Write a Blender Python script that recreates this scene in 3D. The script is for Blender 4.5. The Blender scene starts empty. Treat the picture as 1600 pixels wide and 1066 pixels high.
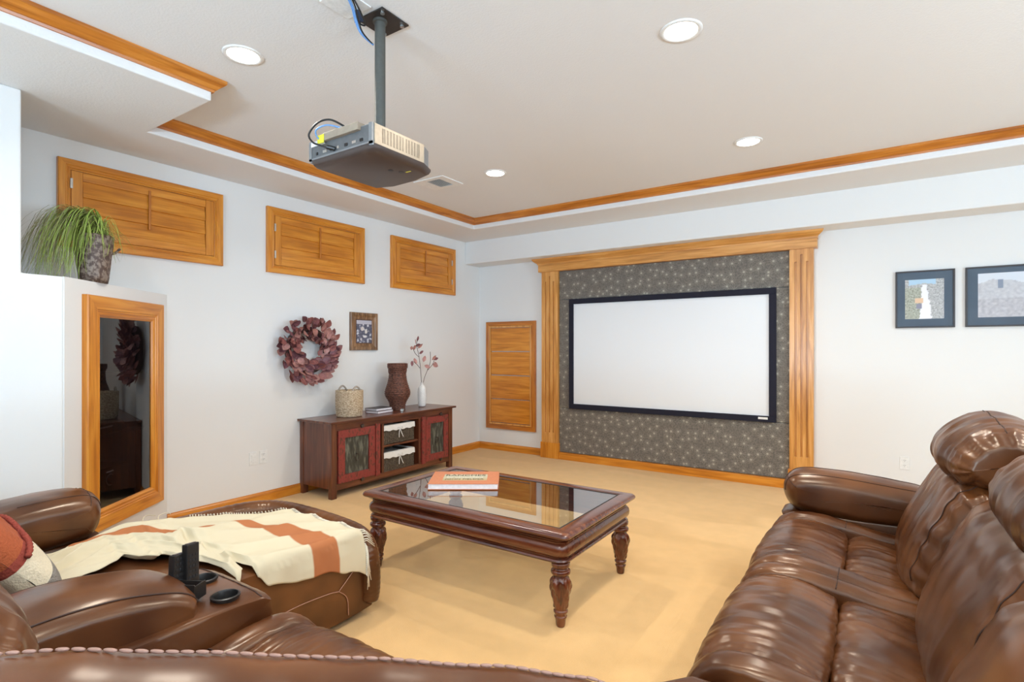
import bpy, bmesh, math, random
from mathutils import Vector, Matrix, noise
random.seed(7)
C = bpy.context.scene
COL = C.collection
PI = math.pi

# ------------------------------------------------------------------ camera
ANG = math.atan(565 / 844)
cam_d = bpy.data.cameras.new('camera')
cam = bpy.data.objects.new('camera', cam_d); COL.objects.link(cam)
cam.location = (0, 0, 1.4)
cam.rotation_euler = (PI / 2, 0, ANG)
cam_d.sensor_width = 36.0
cam_d.lens = 36.0 * 844 / 1600
cam_d.shift_y = 12 / 1600
cam_d.clip_start = 0.05
C.camera = cam
# ------------------------------------------------------------------ world / light / exposure
C.view_settings.view_transform = 'Standard'
C.view_settings.look = 'None'
C.view_settings.gamma = 1
C.view_settings.use_curve_mapping = False
C.view_settings.exposure = 0.13
w = bpy.data.worlds.new('world'); C.world = w; w.use_nodes = True
w.node_tree.nodes['Background'].inputs[0].default_value = (0.80, 0.90, 1.0, 1)
w.node_tree.nodes['Background'].inputs[1].default_value = 1.0
CEIL, SOF, BEAM = 2.97, 2.85, 2.55
LX, BY, RX, RY = -4.64, 6.10, 3.9, -3.2       # left wall, back wall, right wall, rear wall

def area(name, loc, rot, sx, sy, power, col, shape='RECTANGLE', spread=PI):
    l = bpy.data.lights.new(name, 'AREA'); l.shape = shape; l.size = sx
    if shape != 'DISK': l.size_y = sy
    l.energy = power; l.color = col; l.spread = spread
    o = bpy.data.objects.new(name, l); COL.objects.link(o); o.location = loc; o.rotation_euler = rot
    return o
WIN_REAR = [(-2.6, -0.6), (0.4, 2.4)]           # x ranges of the rear windows
WIN_RIGHT = [(-2.2, -0.2), (1.2, 3.4)]         # y ranges of the right-hand windows
WZ0, WZ1 = 0.85, 2.35
DAY = (0.55, 0.78, 1.0)
for a, b in WIN_REAR:      # sky light, and an added lamp aimed up to brighten the ceiling
    area('window_daylight', ((a + b) / 2, RY - 0.45, 1.75), (PI / 2, 0, 0), b - a, 1.3, 12, DAY)
    area('window_ground_bounce', ((a + b) / 2, RY - 0.50, 1.0), (PI / 2 + 1.0, 0, 0), b - a, 0.9, 300, DAY)
for (a, b), p in zip(WIN_RIGHT, (38, 60)):
    area('window_daylight', (RX + 0.45, (a + b) / 2, 1.75), (PI / 2, 0, PI / 2), b - a, 1.3, p, DAY)
    area('window_ground_bounce', (RX + 0.50, (a + b) / 2, 1.0), (PI / 2 + 1.0, 0, PI / 2), b - a, 0.9, 3.4 * p, DAY)  # same added ceiling fill outside the right-hand windows
CANS = [(-2.80, 1.60), (-0.79, 2.68), (-0.79, 4.40), (-2.81, 3.93), (1.35, 2.20), (1.35, 3.50),
        (-0.3, -1.4), (1.6, -1.4), (1.9, 0.8), (-0.6, 0.6)]  # cans outside the view are added to light the room
CAN_POWER = 13
CAN_COL = (1.0, 0.93, 0.83)

# ------------------------------------------------------------------ helpers
def link(o, parent=None):
    COL.objects.link(o)
    if parent is not None: o.parent = parent
    return o
def thing(name, label, cat, loc=(0, 0, 0), rz=0, group=None):
    o = bpy.data.objects.new(name, None); COL.objects.link(o)
    o.location = loc; o.rotation_euler = (0, 0, rz); o.empty_display_size = 0.1
    return tag(o, label, cat, group)
def tag(o, label=None, cat=None, group=None, kind=None):
    if label: o['label'] = label
    if cat: o['category'] = cat
    if group: o['group'] = group
    if kind: o['kind'] = kind
    return o
def struct(o): o['kind'] = 'structure'; return o

class MB:
    def __init__(s): s.v = []; s.f = []; s.m = []
    def add(s, vs, fs, mi=0):
        n = len(s.v); s.v += [tuple(v) for v in vs]
        s.f += [tuple(i + n for i in f) for f in fs]; s.m += [mi] * len(fs); return s
    def box(s, x0, x1, y0, y1, z0, z1, mi=0):
        vs = [(x, y, z) for x in (x0, x1) for y in (y0, y1) for z in (z0, z1)]
        return s.add(vs, [(0, 1, 3, 2), (4, 6, 7, 5), (0, 4, 5, 1), (2, 3, 7, 6), (0, 2, 6, 4), (1, 5, 7, 3)], mi)
    def cbox(s, c, d, R=None, mi=0):
        n = len(s.v); x, y, z = (q / 2 for q in d)
        s.box(-x, x, -y, y, -z, z, mi)
        for i in range(n, n + 8):
            p = Vector(s.v[i])
            if R is not None: p = R @ p
            s.v[i] = tuple(p + Vector(c))
        return s
    def prism(s, poly, z0, z1, mi=0, ax=2):
        def P(a, b, c): return {2: (a, b, c), 0: (c, a, b), 1: (a, c, b)}[ax]
        n = len(poly)
        vs = [P(a, b, z0) for a, b in poly] + [P(a, b, z1) for a, b in poly]
        fs = [tuple(range(n))[::-1], tuple(range(n, 2 * n))] + [(i, (i + 1) % n, n + (i + 1) % n, n + i) for i in range(n)]
        return s.add(vs, fs, mi)
    def tube(s, pts, r, n=8, mi=0, closed=False):
        pts = [Vector(p) for p in pts]; N = len(pts); rs = r if isinstance(r, (list, tuple)) else [r] * N
        vs = []; fs = []; up = None
        for i, p in enumerate(pts):
            a = pts[(i - 1) % N] if (closed or i) else p; b = pts[(i + 1) % N] if (closed or i < N - 1) else p
            t = (b - a).normalized()
            if t.length < .5: t = Vector((0, 0, 1))
            if up is None: up = t.orthogonal().normalized()
            up = (up - t * up.dot(t))
            up = up.normalized() if up.length > 1e-6 else t.orthogonal().normalized()
            sd = t.cross(up)
            for k in range(n):
                q = 2 * PI * k / n; vs.append(p + (up * math.cos(q) + sd * math.sin(q)) * rs[i])
        for i in range(N if closed else N - 1):
            j = (i + 1) % N
            for k in range(n):
                l = (k + 1) % n; fs.append((i * n + k, i * n + l, j * n + l, j * n + k))
        if not closed:
            fs.append(tuple(range(n))[::-1]); fs.append(tuple((N - 1) * n + k for k in range(n)))
        return s.add(vs, fs, mi)
    def lathe(s, prof, c=(0, 0, 0), n=24, mi=0, rf=None, cap=True):
        vs = []; fs = []
        for j, (r, z) in enumerate(prof):
            for k in range(n):
                q = 2 * PI * k / n; rr = r + (rf(q, z, r) if rf else 0)
                vs.append((c[0] + rr * math.cos(q), c[1] + rr * math.sin(q), c[2] + z))
        for j in range(len(prof) - 1):
            for k in range(n):
                l = (k + 1) % n; fs.append((j * n + k, j * n + l, (j + 1) * n + l, (j + 1) * n + k))
        if cap:
            fs.append(tuple(range(n))[::-1]); fs.append(tuple((len(prof) - 1) * n + k for k in range(n)))
        return s.add(vs, fs, mi)
    def build(s, name, mats, parent=None, bevel=0, smooth=None, seg=2):
        me = bpy.data.meshes.new(name); me.from_pydata(s.v, [], s.f)
        if not isinstance(mats, (list, tuple)): mats = [mats]
        for m in mats: me.materials.append(m)
        for p, mi in zip(me.polygons, s.m): p.material_index = mi
        bm = bmesh.new(); bm.from_mesh(me)
        bmesh.ops.recalc_face_normals(bm, faces=bm.faces)
        if bevel:
            es = [e for e in bm.edges if len(e.link_faces) == 2 and e.calc_face_angle(0) > 0.5]
            bmesh.ops.bevel(bm, geom=es, offset=bevel, segments=seg, profile=0.6, affect='EDGES', clamp_overlap=True)
        bm.to_mesh(me); bm.free()
        if smooth is None: smooth = False
        if smooth:
            me.shade_smooth()
            if smooth is not True:
                me.set_sharp_from_angle(angle=smooth)
        return link(bpy.data.objects.new(name, me), parent)
def copy_tree(o, parent=None):
    c = o.copy(); COL.objects.link(c); c.parent = parent
    for ch in list(o.children): copy_tree(ch, c)
    return c
def mitred(name, prof, u0, u1, z0, z1, place, mh, mv, parent):
    """four mitred rails with section prof [(inset, height)] round a rectangle; place(u, z, h) -> xyz"""
    n = len(prof)
    for side in range(4):
        vs = []
        for e in (0, 1):
            for i, h in prof:
                c = [(u0 + i, z0 + i), (u1 - i, z0 + i), (u1 - i, z1 - i), (u0 + i, z1 - i)][(side + e) % 4]
                vs.append(place(c[0], c[1], h))
        fs = [(k, (k + 1) % n, n + (k + 1) % n, n + k) for k in range(n)] + [tuple(range(n)), tuple(range(n, 2 * n))]
        MB().add(vs, fs).build(name, mh if side % 2 == 0 else mv, parent)
def spline(pts, k=8, closed=False):
    pts = [Vector(p) for p in pts]; N = len(pts); out = []
    rng = N if closed else N - 1
    for i in range(rng):
        g = lambda j: pts[j % N] if closed else pts[max(0, min(N - 1, j))]
        p0, p1, p2, p3 = g(i - 1), g(i), g(i + 1), g(i + 2)
        for q in range(k):
            t = q / k
            out.append(0.5 * ((2 * p1) + (p2 - p0) * t + (2 * p0 - 5 * p1 + 4 * p2 - p3) * t * t + (3 * p1 - p0 - 3 * p2 + p3) * t ** 3))
    if not closed: out.append(pts[-1])
    return out

# ------------------------------------------------------------------ materials
def mat(name):
    m = bpy.data.materials.new(name); m.use_nodes = True
    nt = m.node_tree; return m, nt, nt.nodes['Principled BSDF']
def N(nt, typ, **kw):
    n = nt.nodes.new(typ)
    for k, v in kw.items():
        if k in n.inputs.keys() if hasattr(n.inputs, 'keys') else False: n.inputs[k].default_value = v
        else: setattr(n, k, v)
    return n
def ramp(nt, src, stops):
    r = nt.nodes.new('ShaderNodeValToRGB'); nt.links.new(src, r.inputs[0])
    e = r.color_ramp.elements
    while len(e) < len(stops): e.new(0.5)
    for i, (p, c) in enumerate(stops): e[i].position = p; e[i].color = (*c, 1) if len(c) == 3 else c
    return r
def coords(nt, scale=(1, 1, 1), kind='Object'):
    t = nt.nodes.new('ShaderNodeTexCoord'); mp = nt.nodes.new('ShaderNodeMapping')
    nt.links.new(t.outputs[kind], mp.inputs[0]); mp.inputs['Scale'].default_value = scale
    return mp.outputs[0]
def bump(nt, b, src, strength=.2, dist=.002):
    n = nt.nodes.new('ShaderNodeBump'); n.inputs['Strength'].default_value = strength; n.inputs['Distance'].default_value = dist
    nt.links.new(src, n.inputs['Height'])
    old = b.inputs['Normal'].links
    if old: nt.links.new(old[0].from_socket, n.inputs['Normal'])
    nt.links.new(n.outputs[0], b.inputs['Normal'])
def plain(name, col, rough=.5, metal=0, spec=.5, coat=0, bumpn=None):
    m, nt, b = mat(name)
    b.inputs['Base Color'].default_value = (*col, 1); b.inputs['Roughness'].default_value = rough
    b.inputs['Metallic'].default_value = metal; b.inputs['Specular IOR Level'].default_value = spec
    b.inputs['Coat Weight'].default_value = coat
    nz = nt.nodes.new('ShaderNodeTexNoise'); nt.links.new(coords(nt), nz.inputs['Vector'])
    nz.inputs['Scale'].default_value = bumpn[0] if bumpn else 60
    r = ramp(nt, nz.outputs[0], [(.3, tuple(c * .93 for c in col)), (.7, tuple(min(1, c * 1.05) for c in col))])
    nt.links.new(r.outputs[0], b.inputs['Base Color'])
    if bumpn: bump(nt, b, nz.outputs[0], bumpn[1], bumpn[2])
    return m
def paint_wall(name, col, sc=220, st=.25, d=.0015):
    m, nt, b = mat(name)
    b.inputs['Base Color'].default_value = (*col, 1); b.inputs['Roughness'].default_value = .75
    nz = nt.nodes.new('ShaderNodeTexNoise'); nt.links.new(coords(nt), nz.inputs['Vector']); nz.inputs['Scale'].default_value = sc
    nz.inputs['Detail'].default_value = 3
    bump(nt, b, nz.outputs[0], st, d)
    return m
def wood(name, dark, mid, light, axis, sc=1.0, rough=.32, coat=.25, knots=0.3):
    m, nt, b = mat(name)
    s = [14 * sc] * 3; s[axis] = 1.1 * sc
    v = coords(nt, tuple(s))
    n1 = nt.nodes.new('ShaderNodeTexNoise'); nt.links.new(v, n1.inputs['Vector']); n1.inputs['Scale'].default_value = 1.6
    n1.inputs['Detail'].default_value = 5; n1.inputs['Distortion'].default_value = .9
    s2 = [90 * sc] * 3; s2[axis] = 3 * sc
    n2 = nt.nodes.new('ShaderNodeTexNoise'); nt.links.new(coords(nt, tuple(s2)), n2.inputs['Vector']); n2.inputs['Scale'].default_value = 1
    n3 = nt.nodes.new('ShaderNodeTexNoise'); nt.links.new(coords(nt), n3.inputs['Vector']); n3.inputs['Scale'].default_value = 2.2
    mx = nt.nodes.new('ShaderNodeMath'); mx.operation = 'MULTIPLY_ADD'; mx.inputs[1].default_value = .35
    nt.links.new(n2.outputs[0], mx.inputs[0]); nt.links.new(n1.outputs[0], mx.inputs[2])
    m2 = nt.nodes.new('ShaderNodeMath'); m2.operation = 'MULTIPLY_ADD'; m2.inputs[1].default_value = knots
    nt.links.new(n3.outputs[0], m2.inputs[0]); nt.links.new(mx.outputs[0], m2.inputs[2])
    c0 = .5 + .175 + knots / 2
    r = ramp(nt, m2.outputs[0], [(c0 - .2, dark), (c0, mid), (c0 + .18, light)])
    nt.links.new(r.outputs[0], b.inputs['Base Color'])
    b.inputs['Roughness'].default_value = rough; b.inputs['Coat Weight'].default_value = coat; b.inputs['Coat Roughness'].default_value = .2
    bump(nt, b, n2.outputs[0], .12, .0006)
    return m
HO = ((.48, .150, .011), (.64, .225, .018), (.74, .30, .034))
honey = [wood('honey_wood_' + a, *HO, i) for i, a in enumerate('xyz')]
PN = ((.34, .095, .010), (.50, .160, .017), (.62, .23, .034))
crownw = [wood('crown_wood_' + a, *PN, i) for i, a in enumerate('xyz')]
OK_ = ((.50, .205, .042), (.66, .30, .07), (.77, .39, .12))
oak = [wood('oak_wood_' + a, *OK_, i) for i, a in enumerate('xyz')]
CO = ((.060, .014, .006), (.115, .030, .013), (.19, .060, .025))
cons_w = [wood('console_wood_' + a, *CO, i, rough=.34, coat=.4) for i, a in enumerate('xyz')]
TB = ((.060, .011, .005), (.120, .026, .010), (.19, .055, .02))
tab_w = [wood('table_wood_' + a, *TB, i, rough=.22, coat=.6) for i, a in enumerate('xyz')]

wall_m = paint_wall('wall_paint', (.80, .79, .77))
ceil_m = paint_wall('ceiling_texture', (.79, .79, .785), 90, .5, .003)
white_trim = paint_wall('white_drywall_edge', (.84, .83, .81))
white_pl = plain('white_plastic', (.82, .82, .80), .35)
black_pl = plain('black_plastic', (.015, .014, .014), .35)
black_mt = plain('black_matte', (.02, .02, .022), .7)
dark_brown = plain('projector_brown_shell', (.060, .040, .034), .38, bumpn=(300, .2, .0005))
champ = plain('champagne_plastic', (.42, .34, .25), .35, metal=.35)
grey_mt = plain('grey_metal', (.30, .31, .32), .38, metal=.6)
pole_m = plain('pole_grey_paint', (.085, .085, .075), .5, metal=.1)
steel = plain('steel', (.62, .61, .58), .28, metal=.95)
brass = plain('aged_iron', (.10, .085, .075), .4, metal=.7)
blue_c = plain('blue_cable', (.16, .32, .62), .45)
yellow_l = plain('yellow_label', (.85, .78, .05), .5)
page_m = plain('book_pages', (.80, .77, .80), .8)
screen_m = paint_wall('screen_vinyl', (.80, .82, .84), 900, .02, .0003)
velvet = plain('black_navy_velvet', (.018, .018, .030), .8, spec=.2)

def leather_mat():
    m, nt, b = mat('brown_leather')
    v = coords(nt)
    n1 = nt.nodes.new('ShaderNodeTexNoise'); nt.links.new(v, n1.inputs['Vector']); n1.inputs['Scale'].default_value = 5; n1.inputs['Detail'].default_value = 1
    r = ramp(nt, n1.outputs[0], [(.25, (.060, .017, .005)), (.75, (.155, .054, .016))]); r.color_ramp.interpolation = 'EASE'
    nt.links.new(r.outputs[0], b.inputs['Base Color'])
    b.inputs['Roughness'].default_value = .28
    b.inputs['Specular IOR Level'].default_value = .62; b.inputs['Specular Tint'].default_value = (1, .88, .74, 1)
    b.inputs['Coat Weight'].default_value = .08; b.inputs['Coat Roughness'].default_value = .3
    n2 = nt.nodes.new('ShaderNodeTexNoise'); nt.links.new(v, n2.inputs['Vector']); n2.inputs['Scale'].default_value = 30; n2.inputs['Detail'].default_value = 2
    bump(nt, b, n2.outputs[0], .15, .002)
    return m
leather = leather_mat()
seam_d = plain('dark_seam_thread', (.045, .018, .010), .6)
seam_l = plain('tan_stitch_thread', (.42, .22, .15), .6)

def carpet_mat():
    m, nt, b = mat('beige_carpet')
    v = coords(nt)
    n1 = nt.nodes.new('ShaderNodeTexNoise'); nt.links.new(v, n1.inputs['Vector']); n1.inputs['Scale'].default_value = 340; n1.inputs['Detail'].default_value = 3
    # vacuum strokes: wide soft angular patches of pile direction
    mp = nt.nodes.new('ShaderNodeMapping'); nt.links.new(v, mp.inputs[0]); mp.inputs['Scale'].default_value = (.9, 2.6, 1); mp.inputs['Rotation'].default_value = (0, 0, .45)
    vo = nt.nodes.new('ShaderNodeTexVoronoi'); vo.feature = 'SMOOTH_F1'; nt.links.new(mp.outputs[0], vo.inputs['Vector']); vo.inputs['Scale'].default_value = 1.1; vo.inputs['Smoothness'].default_value = .25
    sx = nt.nodes.new('ShaderNodeSeparateColor'); nt.links.new(vo.outputs['Color'], sx.inputs[0])
    n3 = nt.nodes.new('ShaderNodeTexNoise'); nt.links.new(v, n3.inputs['Vector']); n3.inputs['Scale'].default_value = 9; n3.inputs['Detail'].default_value = 4
    r0 = ramp(nt, sx.outputs[0], [(0, (.74, .455, .185)), (1, (.86, .545, .235))])
    r1 = ramp(nt, n1.outputs[0], [(.3, (.86,) * 3), (.7, (1.0,) * 3)])
    r3 = ramp(nt, n3.outputs[0], [(.35, (.95,) * 3), (.65, (1.0,) * 3)])
    def mul(a, c):
        k = nt.nodes.new('ShaderNodeMix'); k.data_type = 'RGBA'; k.blend_type = 'MULTIPLY'; k.inputs[0].default_value = 1
        nt.links.new(a, k.inputs[6]); nt.links.new(c, k.inputs[7]); return k.outputs[2]
    nt.links.new(mul(mul(r0.outputs[0], r1.outputs[0]), r3.outputs[0]), b.inputs['Base Color'])
    b.inputs['Roughness'].default_value = .95; b.inputs['Specular IOR Level'].default_value = .1
    b.inputs['Sheen Weight'].default_value = .2
    bump(nt, b, n1.outputs[0], .5, .006)
    return m
carpet = carpet_mat()

def glass_mat(name, ior=1.5, tint=(1, 1, 1), rough=0.0):
    m = bpy.data.materials.new(name); m.use_nodes = True; nt = m.node_tree; nt.nodes.clear()
    o = nt.nodes.new('ShaderNodeOutputMaterial'); mx = nt.nodes.new('ShaderNodeMixShader'); f = nt.nodes.new('ShaderNodeFresnel')
    t = nt.nodes.new('ShaderNodeBsdfTransparent'); g = nt.nodes.new('ShaderNodeBsdfGlossy')
    f.inputs[0].default_value = ior; t.inputs[0].default_value = (*tint, 1); g.inputs['Roughness'].default_value = rough; g.inputs['Color'].default_value = (1, 1, 1, 1)
    ge = nt.nodes.new('ShaderNodeNewGeometry'); sb = nt.nodes.new('ShaderNodeMath'); sb.operation = 'MULTIPLY'; iv = nt.nodes.new('ShaderNodeMath'); iv.operation = 'SUBTRACT'; iv.inputs[0].default_value = 1
    nt.links.new(ge.outputs['Backfacing'], iv.inputs[1]); nt.links.new(f.outputs[0], sb.inputs[0]); nt.links.new(iv.outputs[0], sb.inputs[1])
    nt.links.new(sb.outputs[0], mx.inputs[0]); nt.links.new(t.outputs[0], mx.inputs[1]); nt.links.new(g.outputs[0], mx.inputs[2])
    nt.links.new(mx.outputs[0], o.inputs[0]); return m
table_glass = glass_mat('table_glass', 6.0, (.93, .96, .95))
pane_glass = glass_mat('window_pane_glass', 1.45)
smoke_glass = glass_mat('smoked_cabinet_glass', 1.8, (.5, .5, .52))
photo_glass = glass_mat('picture_glass', 1.18)

def fabric_star():
    m, nt, b = mat('starburst_upholstery_fabric')
    v0 = coords(nt); s0 = nt.nodes.new('ShaderNodeSeparateXYZ'); nt.links.new(v0, s0.inputs[0]); c0 = nt.nodes.new('ShaderNodeCombineXYZ')
    nt.links.new(s0.outputs[0], c0.inputs[0]); nt.links.new(s0.outputs[2], c0.inputs[1]); v = c0.outputs[0]
    vo = nt.nodes.new('ShaderNodeTexVoronoi'); vo.voronoi_dimensions = '2D'; nt.links.new(v, vo.inputs['Vector'])
    S = 11; vo.inputs['Scale'].default_value = S; vo.inputs['Randomness'].default_value = .75
    sb = nt.nodes.new('ShaderNodeVectorMath'); sb.operation = 'SUBTRACT'
    nt.links.new(v, sb.inputs[0]); nt.links.new(vo.outputs['Position'], sb.inputs[1])
    sp = nt.nodes.new('ShaderNodeSeparateXYZ'); nt.links.new(sb.outputs[0], sp.inputs[0])
    at = nt.nodes.new('ShaderNodeMath'); at.operation = 'ARCTAN2'; nt.links.new(sp.outputs[0], at.inputs[0]); nt.links.new(sp.outputs[1], at.inputs[1])
    mu = nt.nodes.new('ShaderNodeMath'); mu.operation = 'MULTIPLY'; mu.inputs[1].default_value = 11; nt.links.new(at.outputs[0], mu.inputs[0])
    si = nt.nodes.new('ShaderNodeMath'); si.operation = 'SINE'; nt.links.new(mu.outputs[0], si.inputs[0])
    ray = ramp(nt, si.outputs[0], [(.2, (0,) * 3), (.85, (.62,) * 3)])
    fal = ramp(nt, vo.outputs['Distance'], [(.10, (1,) * 3), (.52, (0,) * 3)])
    dot = ramp(nt, vo.outputs['Distance'], [(.05, (.95,) * 3), (.17, (0,) * 3)])
    a = nt.nodes.new('ShaderNodeMath'); a.operation = 'MULTIPLY'; nt.links.new(ray.outputs[0], a.inputs[0]); nt.links.new(fal.outputs[0], a.inputs[1])
    c = nt.nodes.new('ShaderNodeMath'); c.operation = 'MAXIMUM'; nt.links.new(a.outputs[0], c.inputs[0]); nt.links.new(dot.outputs[0], c.inputs[1])
    nz = nt.nodes.new('ShaderNodeTexNoise'); nt.links.new(v, nz.inputs['Vector']); nz.inputs['Scale'].default_value = 55; nz.inputs['Detail'].default_value = 4
    base = ramp(nt, nz.outputs[0], [(.3, (.10, .088, .075)), (.7, (.20, .175, .145))])
    mx = nt.nodes.new('ShaderNodeMix'); mx.data_type = 'RGBA'; nt.links.new(c.outputs[0], mx.inputs[0]); nt.links.new(base.outputs[0], mx.inputs[6])
    mx.inputs[7].default_value = (.44, .41, .33, 1); nt.links.new(mx.outputs[2], b.inputs['Base Color'])
    b.inputs['Roughness'].default_value = .7; b.inputs['Sheen Weight'].default_value = .2
    return m
star = fabric_star()

def distressed(name, base, worn, sc=9, th=.58, zs=.6):
    m, nt, b = mat(name)
    n1 = nt.nodes.new('ShaderNodeTexNoise'); nt.links.new(coords(nt, (1, 1, zs)), n1.inputs['Vector']); n1.inputs['Scale'].default_value = sc * 3; n1.inputs['Detail'].default_value = 7
    r = ramp(nt, n1.outputs[0], [(.25, tuple(c * .6 for c in base)), (th - .06, base), (th + .05, worn)])
    nt.links.new(r.outputs[0], b.inputs['Base Color']); b.inputs['Roughness'].default_value = .5
    bump(nt, b, n1.outputs[0], .3, .002); return m
red_paint = distressed('distressed_red_paint', (.27, .040, .032), (.11, .035, .022), 12, th=.58)
green_old = distressed('weathered_green_board', (.05, .05, .038), (.15, .155, .12), 12, .56, .22)
def weave(name, c1, c2, s, bmp=.004, ax=(1, 1, 1)):
    m, nt, b = mat(name)
    br = nt.nodes.new('ShaderNodeTexNoise'); nt.links.new(coords(nt, ax), br.inputs['Vector']); br.inputs['Scale'].default_value = s; br.inputs['Detail'].default_value = 2
    r = ramp(nt, br.outputs[0], [(.38, c1), (.62, c2)]); nt.links.new(r.outputs[0], b.inputs['Base Color'])
    b.inputs['Roughness'].default_value = .6; bump(nt, b, br.outputs[0], .6, bmp); return m
seagrass = weave('pale_seagrass', (.36, .25, .15), (.66, .54, .38), 60, .004, (1, 1, 2))
wicker_d = weave('dark_wicker', (.025, .018, .012), (.17, .13, .09), 90, .004, (1, 1, 2))
vase_w = weave('brown_woven_reed', (.05, .016, .010), (.20, .075, .045), 45, .003, (1, 1, 3))
linen = plain('white_linen', (.80, .79, .76), .85, bumpn=(120, .3, .001))
ceramic = plain('white_ceramic', (.83, .83, .82), .25, coat=.4)
cream = plain('cream_throw', (.68, .60, .43), .9, spec=.15, bumpn=(500, .3, .001))
terra = plain('terracotta_throw', (.46, .17, .07), .9, spec=.15, bumpn=(500, .3, .001))
leaf_m = [distressed('burgundy_leaf_%s' % k, c, tuple(q * 1.3 for q in c), 10, .6) for k, c in (('a', (.33, .115, .10)), ('b', (.46, .22, .19)), ('c', (.22, .085, .095)))]
twig_m = plain('brown_twig', (.08, .04, .03), .7)
grass_a = plain('bright_green_grass', (.36, .47, .09), .55)
grass_b = plain('dry_olive_grass', (.24, .23, .09), .6)
bark_m = distressed('bark_pot', (.10, .06, .045), (.26, .20, .16), 17, .52, .8)

def painted(name, nx, nz, fn, x0, x1, z0, z1, place, parent, rough=.5, thick=.002):
    """flat print: a thin sheet whose corner colours come from fn(u, v)"""
    vs = []; fs = []
    for j in range(nz + 1):
        for i in range(nx + 1):
            vs.append(place(x0 + (x1 - x0) * i / nx, z0 + (z1 - z0) * j / nz))
    for j in range(nz):
        for i in range(nx):
            a = j * (nx + 1) + i; fs.append((a, a + 1, a + nx + 2, a + nx + 1))
    me = bpy.data.meshes.new(name); me.from_pydata(vs, [], fs)
    ca = me.color_attributes.new('print', 'FLOAT_COLOR', 'POINT')
    for j in range(nz + 1):
        for i in range(nx + 1):
            ca.data[j * (nx + 1) + i].color = (*fn(i / nx, j / nz), 1)
    m, nt, b = mat(name + '_ink'); at = nt.nodes.new('ShaderNodeAttribute'); at.attribute_name = 'print'
    nt.links.new(at.outputs['Color'], b.inputs['Base Color']); b.inputs['Roughness'].default_value = rough
    me.materials.append(m)
    return link(bpy.data.objects.new(name, me), parent)
def nz3(x, y, z=0): return noise.noise(Vector((x, y, z)))

# ------------------------------------------------------------------ room shell
T = .15
struct(MB().box(LX - T, RX + T, RY - T, BY + T, -.12, 0).build('floor', carpet))
struct(MB().box(LX - T, RX + T, RY - T, BY + T, CEIL, CEIL + .15).build('ceiling', ceil_m))
struct(MB().box(LX - T, LX, RY - T, BY + T, 0, CEIL).build('wall_left', wall_m))
struct(MB().box(LX, RX, BY, BY + T, 0, CEIL).build('wall_back', wall_m))
def wall_with_windows(name, wins, horiz):
    mb = MB(); lo, hi = (LX, RX) if horiz else (RY - T, BY + T)
    def seg(a, b, z0, z1):
        if horiz: mb.box(a, b, RY - T, RY, z0, z1)
        else: mb.box(RX, RX + T, a, b, z0, z1)
    seg(lo, hi, 0, WZ0); seg(lo, hi, WZ1, CEIL); c = lo
    for a, b in wins: seg(c, a, WZ0, WZ1); c = b
    seg(c, hi, WZ0, WZ1)
    struct(mb.build(name, wall_m))
wall_with_windows('wall_rear', WIN_REAR, True)
wall_with_windows('wall_right', WIN_RIGHT, False)
wn = 1
for horiz, wins in ((True, WIN_REAR), (False, WIN_RIGHT)):
    for a, b in wins:
        e = bpy.data.objects.new('window_%d' % wn, None); COL.objects.link(e); struct(e); wn += 1
        def bar(u0, u1, z0, z1, d0=.02, d1=.10):
            return (u0, u1, RY - d1, RY - d0, z0, z1) if horiz else (RX + d0, RX + d1, u0, u1, z0, z1)
        fr = MB()
        fr.box(*bar(a, b, WZ0, WZ0 + .06)); fr.box(*bar(a, b, WZ1 - .06, WZ1))
        fr.box(*bar(a, a + .06, WZ0, WZ1)); fr.box(*bar(b - .06, b, WZ0, WZ1)); fr.box(*bar((a + b) / 2 - .03, (a + b) / 2 + .03, WZ0, WZ1))
        fr.build('window_frame', white_trim, e)
        MB().box(*bar(a + .06, b - .06, WZ0 + .06, WZ1 - .06, .055, .06)).build('pane', pane_glass, e)
# dropped soffit around the tray and the beam along the screen wall
poly = [(LX, RY), (-3.22, RY), (-3.22, 1.65), (-4.04, 1.65), (-4.04, 5.2), (RX, 5.2), (RX, BY), (LX, BY)]
struct(MB().prism(poly, SOF, CEIL).build('soffit', ceil_m, bevel=.012, seg=3))
struct(MB().box(LX, RX, 5.78, BY, BEAM, SOF + .01).build('beam', wall_m, bevel=.012, seg=3))
# white vertical reveal below the crown (same drywall, smooth)
path = [((-3.22, RY), (1, 0)), ((-3.22, 1.65), (1, 1)), ((-4.04, 1.65), (1, 1)), ((-4.04, 5.2), (1, -1)), ((RX, 5.2), (0, -1))]
prof = [(0, .0), (.010, 0), (.014, .012), (.022, .016), (.034, .030), (.052, .044), (.060, .052), (.060, .070), (0, .070)]
for i in range(4):
    (p0, o0), (p1, o1) = path[i], path[i + 1]
    vs = []
    for p, o in ((p0, o0), (p1, o1)):
        for q, z in prof: vs.append((p[0] + o[0] * q, p[1] + o[1] * q, CEIL - .07 + z))
    n = len(prof)
    fs = [(k, (k + 1) % n, n + (k + 1) % n, n + k) for k in range(n)] + [tuple(range(n)), tuple(range(n, 2 * n))]
    struct(MB().add(vs, fs).build('trim_%d' % (i + 1), crownw[1 if i in (0, 2) else 0]))
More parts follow.
